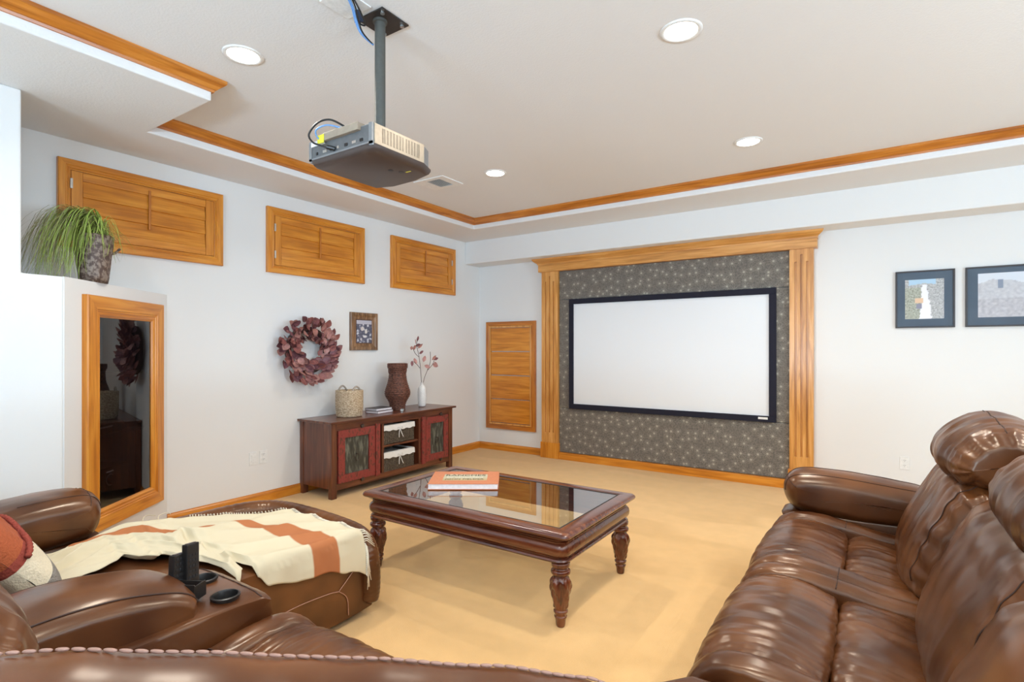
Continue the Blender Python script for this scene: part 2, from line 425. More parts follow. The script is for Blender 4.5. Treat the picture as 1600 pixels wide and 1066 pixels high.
# baseboards
def baseboard(name, a, b, axis, wallpos, sgn, m):
    pr = [(0, 0), (.016, 0), (.016, .065), (.012, .078), (.007, .085), (.005, .093), (0, .093)]
    mb = MB()
    pts = [(wallpos + sgn * q, z) for q, z in pr]
    n = len(pts); vs = []
    for t in (a, b):
        for q, z in pts: vs.append((q, t, z) if axis == 1 else (t, q, z))
    fs = [(k, (k + 1) % n, n + (k + 1) % n, n + k) for k in range(n)] + [tuple(range(n)), tuple(range(n, 2 * n))]
    struct(mb.add(vs, fs).build(name, m))
baseboard('baseboard_left', 2.03, BY, 1, LX, 1, honey[1])
baseboard('baseboard_back', LX + .016, -3.575, 0, BY, -1, honey[0])
baseboard('baseboard_back_right', -.485, RX, 0, BY, -1, honey[0])
baseboard('baseboard_right', RY, BY, 1, RX, -1, honey[1])

# --- angled half-height wall with the glazed cabinet, and the full height pier behind it
th = math.radians(38.5); D = Vector((math.sin(th), -math.cos(th), 0)); NRM = Vector((math.cos(th), math.sin(th), 0))
P0 = Vector((LX, 2.03, 0)); WID = 1.09
def dg(t, n, z): p = P0 + D * t + NRM * n; return (p.x, p.y, z)
def dbox(mb, t0, t1, n0, n1, z0, z1):
    vs = [dg(t, n, z) for t in (t0, t1) for n in (n0, n1) for z in (z0, z1)]
    return mb.add(vs, [(0, 1, 3, 2), (4, 6, 7, 5), (0, 4, 5, 1), (2, 3, 7, 6), (0, 2, 6, 4), (1, 5, 7, 3)])
E_ = P0 + D * WID
LEDGE = 1.825
O0, O1, OZ0, OZ1 = .17, .90, .30, 1.68
# front skin of the angled wall as a frame round the opening, the rest as solid fill behind
mb = MB()
dbox(mb, 0, WID, -.05, 0, 0, OZ0); dbox(mb, 0, WID, -.05, 0, OZ1, LEDGE)
dbox(mb, 0, O0, -.05, 0, OZ0, OZ1); dbox(mb, O1, WID, -.05, 0, OZ0, OZ1)
struct(mb.build('wall_angled', wall_m))
a_ = P0 + D * .03 - NRM * .051
mb = MB(); mb.prism([(LX, 2.00), (E_.x - .04, E_.y + .012), (E_.x - .08, E_.y - .01), (E_.x - .08, .985), (LX, .985)], LEDGE - .03, LEDGE)
struct(mb.build('ledge', wall_m))
struct(MB().prism([(RY, 0), (E_.y - .004, 0), (E_.y - .004, LEDGE), (.985, LEDGE), (.985, SOF), (RY, SOF)], E_.x - .08, E_.x, ax=0).build('wall_pier', wall_m, bevel=.012, seg=3))
struct(MB().box(LX, E_.x - .08, RY, .985, LEDGE, SOF).build('wall_pier_upper', wall_m))
# glazed cabinet
cab = thing('glass_cabinet', 'tall built-in cabinet with honey wood frame and smoked glass door in the angled wall', 'cabinet', tuple(P0), th - PI / 2)
def lbox(mb, t0, t1, n0, n1, z0, z1): return mb.box(t0, t1, n0, n1, z0, z1)
def drect(name, t0, t1, z0, z1, w_, n0, n1, m, parent):
    for (a, b, c, d, mi) in ((t0, t1, z0, z0 + w_, 0), (t0, t1, z1 - w_, z1, 0), (t0, t0 + w_, z0 + w_, z1 - w_, 2), (t1 - w_, t1, z0 + w_, z1 - w_, 2)):
        lbox(MB(), a, b, n0, n1, c, d).build(name, honey[mi], parent, bevel=.004)
mitred('door_frame', [(0, 0), (0, .030), (.006, .037), (.085, .037), (.090, .030), (.098, .030), (.104, .024), (.115, .024), (.115, 0)], .105, .945, .232, 1.737, lambda u, z, h: (u, h, z), honey[0], honey[2], cab)
mitred('inner_moulding', [(0, 0), (0, .026), (.006, .028), (.014, .022), (.022, .014), (.022, 0)], .219, .831, .346, 1.623, lambda u, z, h: (u, h, z), honey[0], honey[2], cab)
lbox(MB(), .24, .81, .006, .011, .367, 1.602).build('glass_pane', smoke_glass, cab)
mb = MB()
IZ0, IZ1 = .31, 1.67
for pl_, za, zb in (([(.18, -.12), (.89, -.52), (.89, -.54), (.18, -.14)], IZ0, IZ1), ([(.18, -.12), (.18, 0), (.19, 0), (.19, -.12)], IZ0, IZ1), ([(.88, -.52), (.88, 0), (.89, 0), (.89, -.52)], IZ0, IZ1),
        ([(.19, -.12), (.88, -.51), (.88, 0), (.19, 0)], IZ0, IZ0 + .02), ([(.19, -.12), (.88, -.51), (.88, 0), (.19, 0)], IZ1 - .02, IZ1)): mb.prism(pl_, za, zb)
mb.build('cabinet_lining', black_mt, cab)
for z in (.80, 1.22):
    MB().prism([(.20, -.115), (.87, -.49), (.87, -.06), (.20, -.06)], z, z + .02).build('shelf', black_mt, cab)
av = thing('amplifier', 'black amplifier with round volume knob at the bottom of the glass cabinet', 'amplifier', dg(.62, -.20, IZ0 + .021))
av.rotation_euler.z = th - PI / 2 + PI / 2
def loc_obj(mb, name, m, parent, **k): return mb.build(name, m, parent, **k)
MB().box(-.12, .16, -.20, .20, .012, .27).build('body', black_pl, av, bevel=.004)
MB().tube([(.16, 0, .185), (.185, 0, .185)], .032, 20).build('knob', black_mt, av, smooth=.6)
MB().tube([(.1605, 0, .185), (.163, 0, .185)], .040, 24).build('knob_ring', steel, av, smooth=.6)
MB().box(.16, .162, -.035, .035, .236, .244).build('display', white_pl, av)
for sy in (-.17, .17):
    for sx in (-.09, .12): MB().lathe([(.018, 0), (.018, .014)], (sx, sy, 0), 10).build('foot', black_mt, av)
av.rotation_euler.z = th
av2 = thing('video_player', 'flat black disc player on the middle shelf of the glass cabinet', 'player', dg(.62, -.22, .821), th)
MB().box(-.10, .16, -.19, .19, .008, .07).build('body', black_pl, av2, bevel=.003)
MB().box(.16, .162, -.10, .06, .045, .055).build('disc_tray', grey_mt, av2)
for sy in (-.17, .17): MB().box(-.08, .12, sy - .01, sy + .01, 0, .008).build('foot', black_mt, av2)

# ------------------------------------------------------------------ shutters on the left wall
def shutter(y0, y1, label, hinge_left, hinges):
    t = thing('window_shutter', label, 'shutter', (LX, (y0 + y1) / 2, 2.105), 0, 'wooden shutters high on the left wall')
    W = (y1 - y0) / 2; Hh = .607
    c = .072
    mitred('casing', [(0, 0), (0, .030), (.005, .036), (.040, .036), (.045, .030), (.052, .030), (.056, .034), (.062, .034), (.066, .026), (c, .024), (c, 0)], -W, W, 0, Hh, lambda u, z, h: (h, u, z), honey[1], honey[2], t)
    i = c; s = .004
    p = i + .003; st = .066
    for a, b in ((-W + p, -W + p + st), (W - p - st, W - p)): MB().box(0, .026, a, b, p, Hh - p).build('stile', honey[2], t, bevel=.003)
    rl = .06
    for z0, z1 in ((p, p + rl), (Hh - p - rl, Hh - p)): MB().box(0, .024, -W + p + st + .001, W - p - st - .001, z0, z1).build('rail', honey[1], t, bevel=.003)
    z0, z1 = p + rl, Hh - p - rl; n = 3; hgt = (z1 - z0) / n
    for k in range(n):
        zc = z0 + hgt * (k + .5); hh = hgt * .53; y_ = W - p - st - .004
        vs = []
        for y in (-y_, y_):
            for (x, z) in ((.004, -hh), (.010, -hh), (.022, -hh + .004), (.016, hh), (.010, hh), (.004, hh - .004)):
                vs.append((x - .003 + (.004 if z < 0 else -.002), y, zc + z * .99))
        fs = [(q, (q + 1) % 6, 6 + (q + 1) % 6, 6 + q) for q in range(6)] + [tuple(range(6)), tuple(range(6, 12))]
        MB().add(vs, fs).build('louver', honey[1], t)
    MB().box(.024, .033, -.008, .008, z0 + .07, z1 + .035).build('tilt_rod', crownw[2], t, bevel=.002)
    hy = -W + c + .004 if hinge_left else W - c
    for z in hinges:
        MB().box(.026, .038, hy - .010, hy + .006, z - .035, z + .035).build('hinge', steel, t, bevel=.003)
    return t
shutter(1.335, 2.459, 'largest-looking wooden louvered shutter behind the grass plant, nearest the camera', True, (.44,))
shutter(2.865, 4.002, 'middle wooden louvered shutter with two silver hinges on its left side', True, (.42, .17))
shutter(4.40, 5.54, 'farthest wooden louvered shutter with hinges on its right, near the room corner', False, (.42, .17))

# ------------------------------------------------------------------ wood panel on the back wall
wp = thing('wall_panel', 'tall honey wood cover with four stacked boards beside the screen surround', 'panel', (-4.10, BY, .299))
W, Hh, c = .404, 1.471, .062
mitred('frame', [(0, 0), (0, .026), (.004, .031), (.044, .031), (.050, .026), (c, .026), (c, 0)], -W, W, 0, Hh, lambda u, z, h: (u, -h, z), crownw[0], crownw[2], wp)
mb = MB(); q = c + .022
for a, b, z0, z1 in ((-W + c, W - c, c, q), (-W + c, W - c, Hh - q, Hh - c), (-W + c, -W + q, q, Hh - q), (W - q, W - c, q, Hh - q)): mb.box(a, b, -.036, 0, z0, z1)
mb.build('bead', oak[2], wp, bevel=.004)
hh = (Hh - 2 * q) / 4
for k in range(4):
    MB().box(-W + q + .002, W - q - .002, -.026 - .002 * (k % 2), 0, q + hh * k + .006, q + hh * (k + 1) - .004).build('board', honey[0], wp, bevel=.006)

# ------------------------------------------------------------------ theatre surround
ts = thing('screen_surround', 'large oak surround with fluted pilasters and patterned fabric panels around the screen', 'surround', (0, BY, 0))
def pilaster(x0, x1):
    mb = MB(); f = -.085
    mb.box(x0, x1, f + .02, 0, .0, 2.385)
    wd = (x1 - x0); s = wd / 7.0
    # raised face between the three flutes
    xs = [x0, x0 + 1.5 * s, x0 + 2.15 * s, x0 + 3.2 * s, x0 + 3.85 * s, x0 + 4.85 * s, x0 + 5.5 * s, x1]
    for k in range(0, 8, 2): mb.box(xs[k], xs[k + 1], f, f + .02, .33, 2.26)
    mb.box(x0, x1, f, f + .02, .0, .33)
    mb.box(x0, x1, f, f + .02, 2.33, 2.385)
    for k, zt in ((0, 2.26), (1, 2.33), (2, 2.26)):
        pass
    mb.box(xs[0], xs[3], f, f + .02, 2.26, 2.33); mb.box(xs[4], xs[7], f, f + .02, 2.26, 2.33)
    o = mb.build('pilaster', oak[2], ts)
    b = MB().box(x0 - .012, x1 + .012, f - .012, 0, 0, .20).build('plinth_block', honey[2], o, bevel=.005)
pilaster(-3.566, -3.33); pilaster(-.698, -.487)
MB().box(-3.605, -.455, -.11, 0, 2.385, 2.478).build('frieze', oak[0], ts, bevel=.003)
pr = [(0, 2.476), (.118, 2.476), (.122, 2.492), (.135, 2.500), (.160, 2.520), (.170, 2.535), (.175, 2.549), (0, 2.549)]
vs = []
for s_ in (0, 1):
    for q, z in pr:
        ext = max(0, q - .118); vs.append((-3.61 - ext if s_ == 0 else -.45 + ext, -q, z))
n = len(pr); MB().add(vs, [(k, (k + 1) % n, n + (k + 1) % n, n + k) for k in range(n)] + [tuple(range(n)), tuple(range(n, 2 * n))]).build('cornice', oak[0], ts)
MB().box(-3.318, -.71, -.088, 0, 0, .088).build('base_rail', honey[0], ts, bevel=.004)
for x0, x1, z0, z1 in ((-3.328, -.70, 2.022, 2.384), (-3.328, -3.135, .652, 2.018), (-.855, -.70, .652, 2.018), (-3.328, -.70, .09, .648)):
    MB().box(x0 + .002, x1 - .002, -.050, 0, z0, z1).build('fabric_panel', star, ts, bevel=.008)
MB().box(-3.13, -.86, -.03, 0, .652, 2.018).build('backing_board', black_mt, ts)
sc = thing('projection_screen', 'white fixed projection screen with black velvet frame mounted inside the surround', 'screen', (0, BY, .65))
for a, b, z0, z1 in ((-3.169, -.819, 0, .062), (-3.169, -.819, 1.306, 1.368), (-3.169, -3.112, .062, 1.306), (-.885, -.819, .062, 1.306)):
    MB().box(a, b, -.088, -.051, z0, z1).build('frame_bar', velvet, sc, bevel=.004)
MB().box(-3.112, -.885, -.066, -.055, .062, 1.306).build('screen_surface', screen_m, sc)
MB().box(-.985, -.895, -.0905, -.0885, .028, .050).build('maker_plate', white_pl, sc)

# ------------------------------------------------------------------ framed pictures
def frame_x(name, x0, x1, z0, z1, w_, dep, m, parent, y=BY):
    for a, b, c_, d in ((x0, x1, z0, z0 + w_), (x0, x1, z1 - w_, z1), (x0, x0 + w_, z0 + w_, z1 - w_), (x1 - w_, x1, z0 + w_, z1 - w_)):
        MB().box(a, b, -dep, 0, c_, d).build(name, m, parent, bevel=.002)
mat_blue = plain('slate_blue_mat', (.055, .085, .125), .55)
frm_dark = plain('dark_frame_wood', (.030, .022, .022), .4)
def falls(u, v):
    x = u - .5; r = .5 + .5 * nz3(u * 22, v * 26, 3) + .6 * nz3(u * 50, v * 50, 9)
    c = (.22 + .45 * r,) * 3
    if x < .0 and v < .8: c = (.16 + .42 * r, .17 + .42 * r, .13 + .36 * r)
    if v > .9 - .12 * abs(x) * (1 if x < .3 else 2) and abs(x + .05) < .35: c = (.42, .60, .75)
    wv = .045 + .11 * (1 - v)
    if abs(x - .02 - .02 * math.sin(v * 6)) < wv * (1 + .4 * nz3(u * 9, v * 14)) and v < .86: c = (.86, .85, .90)
    if -.25 < x < -.02 and .40 < v < .52: c = (.75, .52, .34)
    if -.2 < x < -.06 and .25 < v < .38: c = (.25, .25, .33)
    return c
def lake(u, v):
    r = .5 + .5 * nz3(u * 14, v * 18, 5) + .25 * nz3(u * 50, v * 50, 2)
    if v > .86 - .10 * abs(u - .3): return (.66, .70, .76)
    ridge = .78 + .10 * math.exp(-((u - .3) / .14) ** 2) + .08 * math.exp(-((u - .58) / .16) ** 2) - .18 * max(0, u - .75)
    if v > ridge: return (.68, .71, .76)
    if abs(u - .46) < .05 and v > .66: return (.22, .26, .34)
    if v > .42: return (.42 + .22 * r, .42 + .22 * r, .46 + .20 * r)
    return (.34 + .26 * r, .33 + .26 * r, .37 + .24 * r)
def wall_print(cx, w_, label, fn, px0, px1, pz0, pz1):
    t = thing('framed_picture', label, 'picture', (cx, BY, 1.588), 0, 'framed mountain prints on the right')
    h = .515
    frame_x('frame', -w_ / 2, w_ / 2, 0, h, .014, .024, frm_dark, t)
    MB().box(-w_ / 2 + .014, w_ / 2 - .014, -.016, 0, .014, h - .014).build('mat', mat_blue, t)
    painted('photo_print', 56, 56, fn, px0, px1, pz0, pz1, lambda x, z: (x, -.0175, z), t)
    MB().box(-w_ / 2 + .014, w_ / 2 - .014, -.0215, -.0195, .014, h - .014).build('glazing', photo_glass, t)
wall_print(.380, .426, 'small square waterfall print in a slate-blue mat on the right of the back wall', falls, -.142, .137, .08, .435)
wall_print(.880, .436, 'mountain lake print in a slate-blue mat, rightmost on the back wall', lake, -.135, .185, .08, .455)
fp = thing('framed_picture', 'small rustic brown wood frame with a dark portrait above the console', 'picture', (LX, 4.005, 1.382))
W, Hh = .188, .41
rustic = wood('rustic_frame_wood', (.10, .045, .018), (.22, .11, .045), (.34, .19, .095), 2, 2)
mitred('frame', [(0, 0), (0, .022), (.006, .030), (.030, .030), (.050, .022), (.070, .020), (.075, .016), (.075, 0)], -W, W, 0, Hh, lambda u, z, h: (h, u, z), rustic, rustic, fp)
MB().box(0, .014, -W + .075, W - .075, .075, Hh - .075).build('mat', plain('brown_mat', (.10, .05, .04), .7), fp)
def portrait(u, v):
    r = nz3(u * 6, v * 9, 4) + .5 * nz3(u * 17, v * 20, 8)
    for (cx, cy, rx, ry, c) in ((.38, .62, .10, .10, (.62, .55, .52)), (.62, .50, .09, .09, (.66, .60, .56)), (.55, .28, .12, .06, (.70, .68, .68)), (.3, .15, .06, .06, (.62, .58, .58))):
        if ((u - cx) / rx) ** 2 + ((v - cy) / ry) ** 2 < 1: return c
    if v > .82: return (.48, .46, .52)
    return (.09, .09, .13) if r < .02 else ((.16, .16, .22) if r < .3 else (.58, .58, .62))
painted('photo_print', 34, 50, portrait, -W + .083, W - .083, .083, Hh - .083, lambda y, z: (.0155, y, z), fp)

# ------------------------------------------------------------------ outlets
def outlet(name, label, loc, facing, kind):
    t = thing(name, label, 'outlet', loc, facing)
    MB().box(-.036, .036, -.006, 0, 0, .116).build('cover_plate', white_pl, t, bevel=.002)
    if kind == 'outlet':
        for z in (.035, .081):
            MB().lathe([(.0165, 0), (.0165, .0025)], (0, 0, 0), 20).build('socket', white_pl, t)
            o = t.children[-1] if t.children else None
            for ob in list(COL.objects):
                pass
            s = [c for c in t.children if c.name.startswith('socket')][-1]
            s.rotation_euler = (PI / 2, 0, 0); s.location = (0, -.006, z)
            for dx in (-.006, .006): MB().box(dx - .001, dx + .001, -.0095, -.0085, z, z + .008).build('slot', black_mt, t)
            MB().box(-.0018, .0018, -.0095, -.0085, z - .009, z - .005).build('slot', black_mt, t)
    else:
        MB().box(-.017, .017, -.009, -.006, .025, .091).build('rocker', white_pl, t, bevel=.001)
    return t
outlet('wall_switch', 'blank white cover plate low on the left wall, left of the outlet', (LX, 2.742, .352), PI / 2, 'switch')
outlet('wall_outlet', 'white duplex outlet low on the left wall beside the console', (LX, 2.84, .354), PI / 2, 'outlet')
outlet('wall_outlet', 'white duplex outlet on the right of the back wall above the sofa arm', (.236, BY, .296), 0, 'outlet')

# ------------------------------------------------------------------ ceiling fittings
can_emit = bpy.data.materials.new('lamp_diffuser'); can_emit.use_nodes = True
nt = can_emit.node_tree; nt.nodes.clear(); o_ = nt.nodes.new('ShaderNodeOutputMaterial'); e_ = nt.nodes.new('ShaderNodeEmission')
e_.inputs[0].default_value = (1, .96, .88, 1); e_.inputs[1].default_value = 14; nt.links.new(e_.outputs[0], o_.inputs[0])
can_lab = ['round recessed ceiling light left of the projector pole', 'brightest round recessed ceiling light at the top centre of the view',
           'round recessed ceiling light nearest the screen, right of the view centre', 'small round recessed ceiling light right of the projector',
           'round recessed ceiling light over the reclining sofa, right of the view', 'round recessed ceiling light near the beam, right of the view',
           'rear round recessed ceiling light, left one of the rear pair', 'rear round recessed ceiling light, right one of the rear pair',
           'round recessed ceiling light right of the camera', 'round recessed ceiling light above the camera']
for (x, y), lb in zip(CANS, can_lab):
    t = thing('ceiling_light', lb, 'light', (x, y, CEIL), 0, 'recessed ceiling lights')
    MB().lathe([(.078, -.002), (.082, -.006), (.098, -.006), (.102, -.001), (.102, 0), (.078, 0)], (0, 0, 0), 40, cap=False).build('trim_ring', white_pl, t, smooth=True)
    MB().lathe([(.078, -.0035), (.078, -.0015)], (0, 0, 0), 40).build('diffuser', can_emit, t)
    l = area('lamp', (0, 0, -.012), (0, 0, 0), .15, .15, CAN_POWER, CAN_COL, 'DISK', 2.6); l.parent = t
v = thing('ceiling_vent', 'small white rectangular air vent in the ceiling right of the projector', 'vent', (-3.42, 3.86, CEIL))
mb = MB()
for b in ((-.18, .18, -.15, -.10), (-.18, .18, .10, .15), (-.18, -.06, -.10, .10), (.10, .18, -.10, .10)): mb.box(*b, -.008, 0)
mb.build('vent_frame', white_pl, v)
MB().box(-.06, .10, -.10, .10, -.002, 0).build('vent_backing', grey_mt, v)
for k in range(9):
    MB().cbox((-.05 + .0175 * k, 0, -.006), (.012, .2, .0015), Matrix.Rotation(.6, 3, 'Y')).build('slat', white_pl, v)

# ------------------------------------------------------------------ projector
pj = thing('projector', 'brown and champagne projector hanging upside down on a grey ceiling pole', 'projector', (-1.99, 1.79, 2.25))
X, Y = .215, .205
pl = [(-X, -Y), (X - .0, -Y), (X, -Y + .01), (X, Y - .10), (X - .04, Y - .02), (X - .16, Y + .02), (-X + .1, Y + .03), (-X, Y)]
MB().prism(pl, .022, .118).build('body', grey_mt, pj, bevel=.004)
def shell(mb, pl):
    lay = [(.90, 0), (.965, .006), (1.0, .020), (1.0, .030)]
    vs = []; n = len(pl)
    for s_, z in lay: vs += [(a * s_, b * s_, z) for a, b in pl]
    fs = [tuple(range(n))[::-1], tuple(range(3 * n, 4 * n))]
    for j in range(3): fs += [(j * n + k, j * n + (k + 1) % n, (j + 1) * n + (k + 1) % n, (j + 1) * n + k) for k in range(n)]
    return mb.add(vs, fs)
bot = [(-X - .002, -Y + .03), (-X + .02, -Y - .004), (X - .05, -Y - .004), (X, -Y + .004), (X + .004, -Y + .04), (X + .004, Y - .10), (X - .035, Y - .01), (X - .16, Y + .025), (-X + .1, Y + .034), (-X - .002, Y)]
shell(MB(), bot).build('lower_shell', dark_brown, pj, smooth=.7)
# champagne side with a grille of through slots
vp = MB()
vp.box(X, X + .005, -Y + .006, -Y + .052, .030, .116); vp.box(X, X + .005, Y - .135, Y - .10, .030, .116)
vp.box(X, X + .005, -Y + .052, Y - .135, .030, .042); vp.box(X, X + .005, -Y + .052, Y - .135, .106, .116)
side = vp.build('side_panel', champ, pj)
vp = MB(); y0, y1 = -Y + .052, Y - .135; ncol, nrow = 12, 11
for k in range(ncol + 1):
    y = y0 + (y1 - y0) * k / ncol; w_ = .0034 if k != 7 else .007
    vp.box(X + .001, X + .005, y - w_, y + w_, .042, .106)
for k in range(nrow + 1):
    z = .042 + .064 * k / nrow; vp.box(X + .001, X + .0045, y0, y1, z - .0017, z + .0017)
vp.build('vent_grille', champ, pj)
MB().box(X - .0, X + .001, y0, y1, .042, .106).build('vent_dark', black_mt, pj)
# port recess facing the camera side
rim = MB()
rim.box(-X, -X + .02, -Y - .006, -Y, .03, .118); rim.box(X - .02, X, -Y - .006, -Y, .03, .118); rim.box(-X, X, -Y - .006, -Y, .03, .038)
rim.build('port_rim', grey_mt, pj)
MB().box(-X + .02, X - .02, -Y - .002, -Y, .038, .112).build('port_plate', plain('port_plate_grey', (.16, .165, .17), .4, metal=.4), pj)
random.seed(3)
for k in range(7):
    x = -X + .05 + k * .05
    MB().box(x, x + random.choice((.012, .02, .026)), -Y - .005, -Y - .002, .05, .062).build('port', steel if k % 2 else black_pl, pj)
MB().box(-.10, .14, -Y - .02, -Y + .05, .098, .132).build('terminal_cover', plain('tan_cover', (.34, .27, .20), .5), pj, bevel=.003)
MB().box(-.195, -.10, -Y - .009, -Y - .003, .09, .112).build('white_label', white_pl, pj)
MB().box(-.13, -.085, -Y - .023, -Y - .0205, .088, .126).build('yellow_tag', yellow_l, pj)
MB().box(.118, .150, .085, .092, -.0008, .001).build('warning_label', yellow_l, pj)
for cx, cy in ((.075, .03), (.10, .075)): MB().lathe([(.014, -.001), (.014, .002)], (cx, cy, 0), 20).build('adjuster_foot', black_pl, pj)
for (x, y) in ((.11, -.12), (.12, .12), (-.13, -.10), (-.12, .13)):
    a = MB().tube([(0, 0, .135), (x, y, .130)], .008, 8)
    a.cbox((x, y, .135), (.045, .03, .022)); a.tube([(x, y, .115), (x, y, .165)], .011, 10); a.build('mount_arm', steel, pj, smooth=.6)
MB().lathe([(.026, .118), (.050, .120), (.050, .135), (.03, .150), (.026, .17)], (.035, 0, 0), 20).build('swivel_collar', black_mt, pj, smooth=.6)
MB().lathe([(.025, .16), (.025, .70), (.034, .702), (.034, .715)], (.035, 0, 0), 24).build('pole', pole_m, pj, smooth=.6)
mp_ = MB(); a = .085
mp_.box(.035 - a, .035 + a, .02 - a, .02 + a, .712, .718); mp_.build('ceiling_plate', plain('dark_plate', (.045, .035, .030), .35, metal=.4), pj)
for x, y in ((.095, -.04), (.095, .085), (-.025, .085)): MB().lathe([(.010, .704), (.010, .712)], (x, y, 0), 8).build('bolt', steel, pj)
MB().tube(spline([(-.30 + .35, -Y - .01, .13), (-.02, -Y - .035, .17), (-.09, -Y - .05, .168), (-.14, -Y - .06, .125), (-.12, -Y - .055, .085), (-.07, -Y - .045, .062), (-.045, -Y - .02, .055)], 8), .0045, 8).build('power_cable', black_pl, pj, smooth=True)
MB().tube(spline([(.03, -Y, .13), (-.05, -Y - .03, .155), (-.11, -Y - .045, .14), (-.12, -Y - .02, .11), (-.09, -Y + .02, .125)], 8), .004, 8).build('blue_cable', blue_c, pj, smooth=True)
MB().tube([(-.055, -Y - .03, .058), (-.03, -Y - .004, .052)], .010, 10).build('plug', black_pl, pj, smooth=.6)
cb = thing('cable_bundle', 'blue and black cables dropping from a white ceiling outlet to the projector pole', 'cables', (-1.965, 1.66, CEIL))
MB().box(-.11, .05, -.12, .04, -.006, 0).build('outlet_plate', white_pl, cb, bevel=.002)
MB().cbox((-.012, .015, -.038), (.032, .028, .05), Matrix.Rotation(.3, 3, 'X')).build('power_adapter', plain('navy_plug', (.02, .03, .06), .4), cb, bevel=.004)
for dx, m, r in ((0, blue_c, .0045), (.008, blue_c, .004), (.02, black_pl, .0035)):
    MB().tube(spline([(.03 + dx, -.09, -.003), (.012 + dx, -.04, -.03), (-.012 + dx, .0, -.062), (-.02 + dx * .6, .04, -.10), (-.012, .108, -.125)], 8), r, 8).build('cable', m, cb, smooth=True)
MB().tube(spline([(.05, -.08, -.003), (.045, -.03, -.04), (.02, .03, -.075), (-.005, .03, -.07), (-.012, .02, -.06)], 8), .004, 8).build('cable', black_pl, cb, smooth=True)

# ------------------------------------------------------------------ wreath
wr = thing('wreath', 'round burgundy-leaf wreath hanging on the left wall above the basket', 'wreath', (LX + .045, 3.275, 1.385))
MB().tube([(0, .215 * math.cos(q * PI / 16), .205 * math.sin(q * PI / 16)) for q in range(32)], .03, 8, closed=True).build('ring', twig_m, wr, smooth=True)
def leaf_mesh(name, L, Wd, m, fold=.25, bend=.2):
    rows = [(0, .02), (.18, .62), (.42, 1.0), (.68, .82), (.88, .4), (1, .0)]
    vs = []
    for t, w_ in rows:
        z = bend * L * t * t
        vs += [(-Wd / 2 * w_, L * t, z + fold * Wd / 2 * w_), (0, L * t, z), (Wd / 2 * w_, L * t, z + fold * Wd / 2 * w_)]
    fs = []
    for j in range(len(rows) - 1):
        a = j * 3; fs += [(a, a + 1, a + 4, a + 3), (a + 1, a + 2, a + 5, a + 4)]
    me = bpy.data.meshes.new(name); me.from_pydata(vs, [], fs); me.materials.append(m); me.shade_smooth(); return me
lm = [leaf_mesh('leaf', .098, .072, leaf_m[k], .3 + .1 * k, .25) for k in range(3)]
random.seed(11)
for k in range(240):
    q = 2 * PI * k / 240 + random.uniform(-.05, .05); ring = random.choice((.12, .165, .21, .25, .28))
    c = Vector((random.uniform(-.005, .05) + (.03 if .15 < ring < .26 else 0), ring * math.cos(q), ring * math.sin(q)))
    rad = Vector((0, math.cos(q), math.sin(q))); tan = Vector((0, -math.sin(q), math.cos(q)))
    o = random.uniform(-.9, 1.3) if ring > .2 else random.uniform(-1.2, 1.4)
    d = (tan * random.uniform(.3, 1) * 1 + rad * (.7 if ring > .2 else .1) * random.uniform(.2, 1.4) + Vector((random.uniform(-.1, .7), 0, 0))).normalized()
    nrm = (Vector((1, 0, 0)) + rad * random.uniform(-.7, .7) + tan * random.uniform(-.5, .5)); nrm = (nrm - d * nrm.dot(d)).normalized()
    sd = d.cross(nrm)
    M = Matrix((sd, d, nrm)).transposed().to_4x4(); M.translation = c
    ob = bpy.data.objects.new('leaf', random.choice(lm)); link(ob, wr); ob.matrix_local = M @ Matrix.Scale(random.uniform(.75, 1.05), 4)

# ------------------------------------------------------------------ console cabinet
CX, CY0, CY1 = -4.155, 3.215, 4.935
cs = thing('media_console', 'dark rustic wooden console with two distressed red doors against the left wall', 'console', (0, 0, 0))
BK = -4.634
MB().box(BK, CX + .035, CY0 - .03, CY1 + .03, .700, .722).build('top', cons_w[1], cs, bevel=.005)
for y0, y1 in ((CY0 + .006, CY0 + .026), (CY1 - .026, CY1 - .006)): MB().box(BK + .05, CX - .05, y0, y1, .09, .70).build('side_panel', cons_w[2], cs)
for y0, y1 in ((CY0, CY0 + .06), (CY1 - .06, CY1)):
    for x0, x1 in ((CX - .05, CX), (BK, BK + .05)):
        MB().box(x0, x1, y0, y1, 0, .70).build('post', cons_w[2], cs, bevel=.004)
MB().box(BK, BK + .012, CY0 + .06, CY1 - .06, .09, .70).build('back_panel', cons_w[1], cs)
MB().box(CX - .03, CX - .004, CY0 + .06, CY1 - .06, .63, .70).build('top_rail', cons_w[1], cs, bevel=.003)
MB().box(CX - .03, CX - .004, CY0 + .06, CY1 - .06, .075, .135).build('bottom_rail', cons_w[1], cs, bevel=.003)
MB().box(BK + .012, CX - .03, CY0 + .022, CY1 - .022, .10, .125).build('bottom_board', cons_w[1], cs)
YA, YB = 3.86, 4.37
for y in (YA - .03, YB): MB().box(BK + .012, CX - .004, y, y + .03, .125, .63).build('divider', cons_w[2], cs, bevel=.002)
MB().box(BK + .012, CX - .02, YA, YB, .385, .407).build('shelf', cons_w[1], cs, bevel=.002)
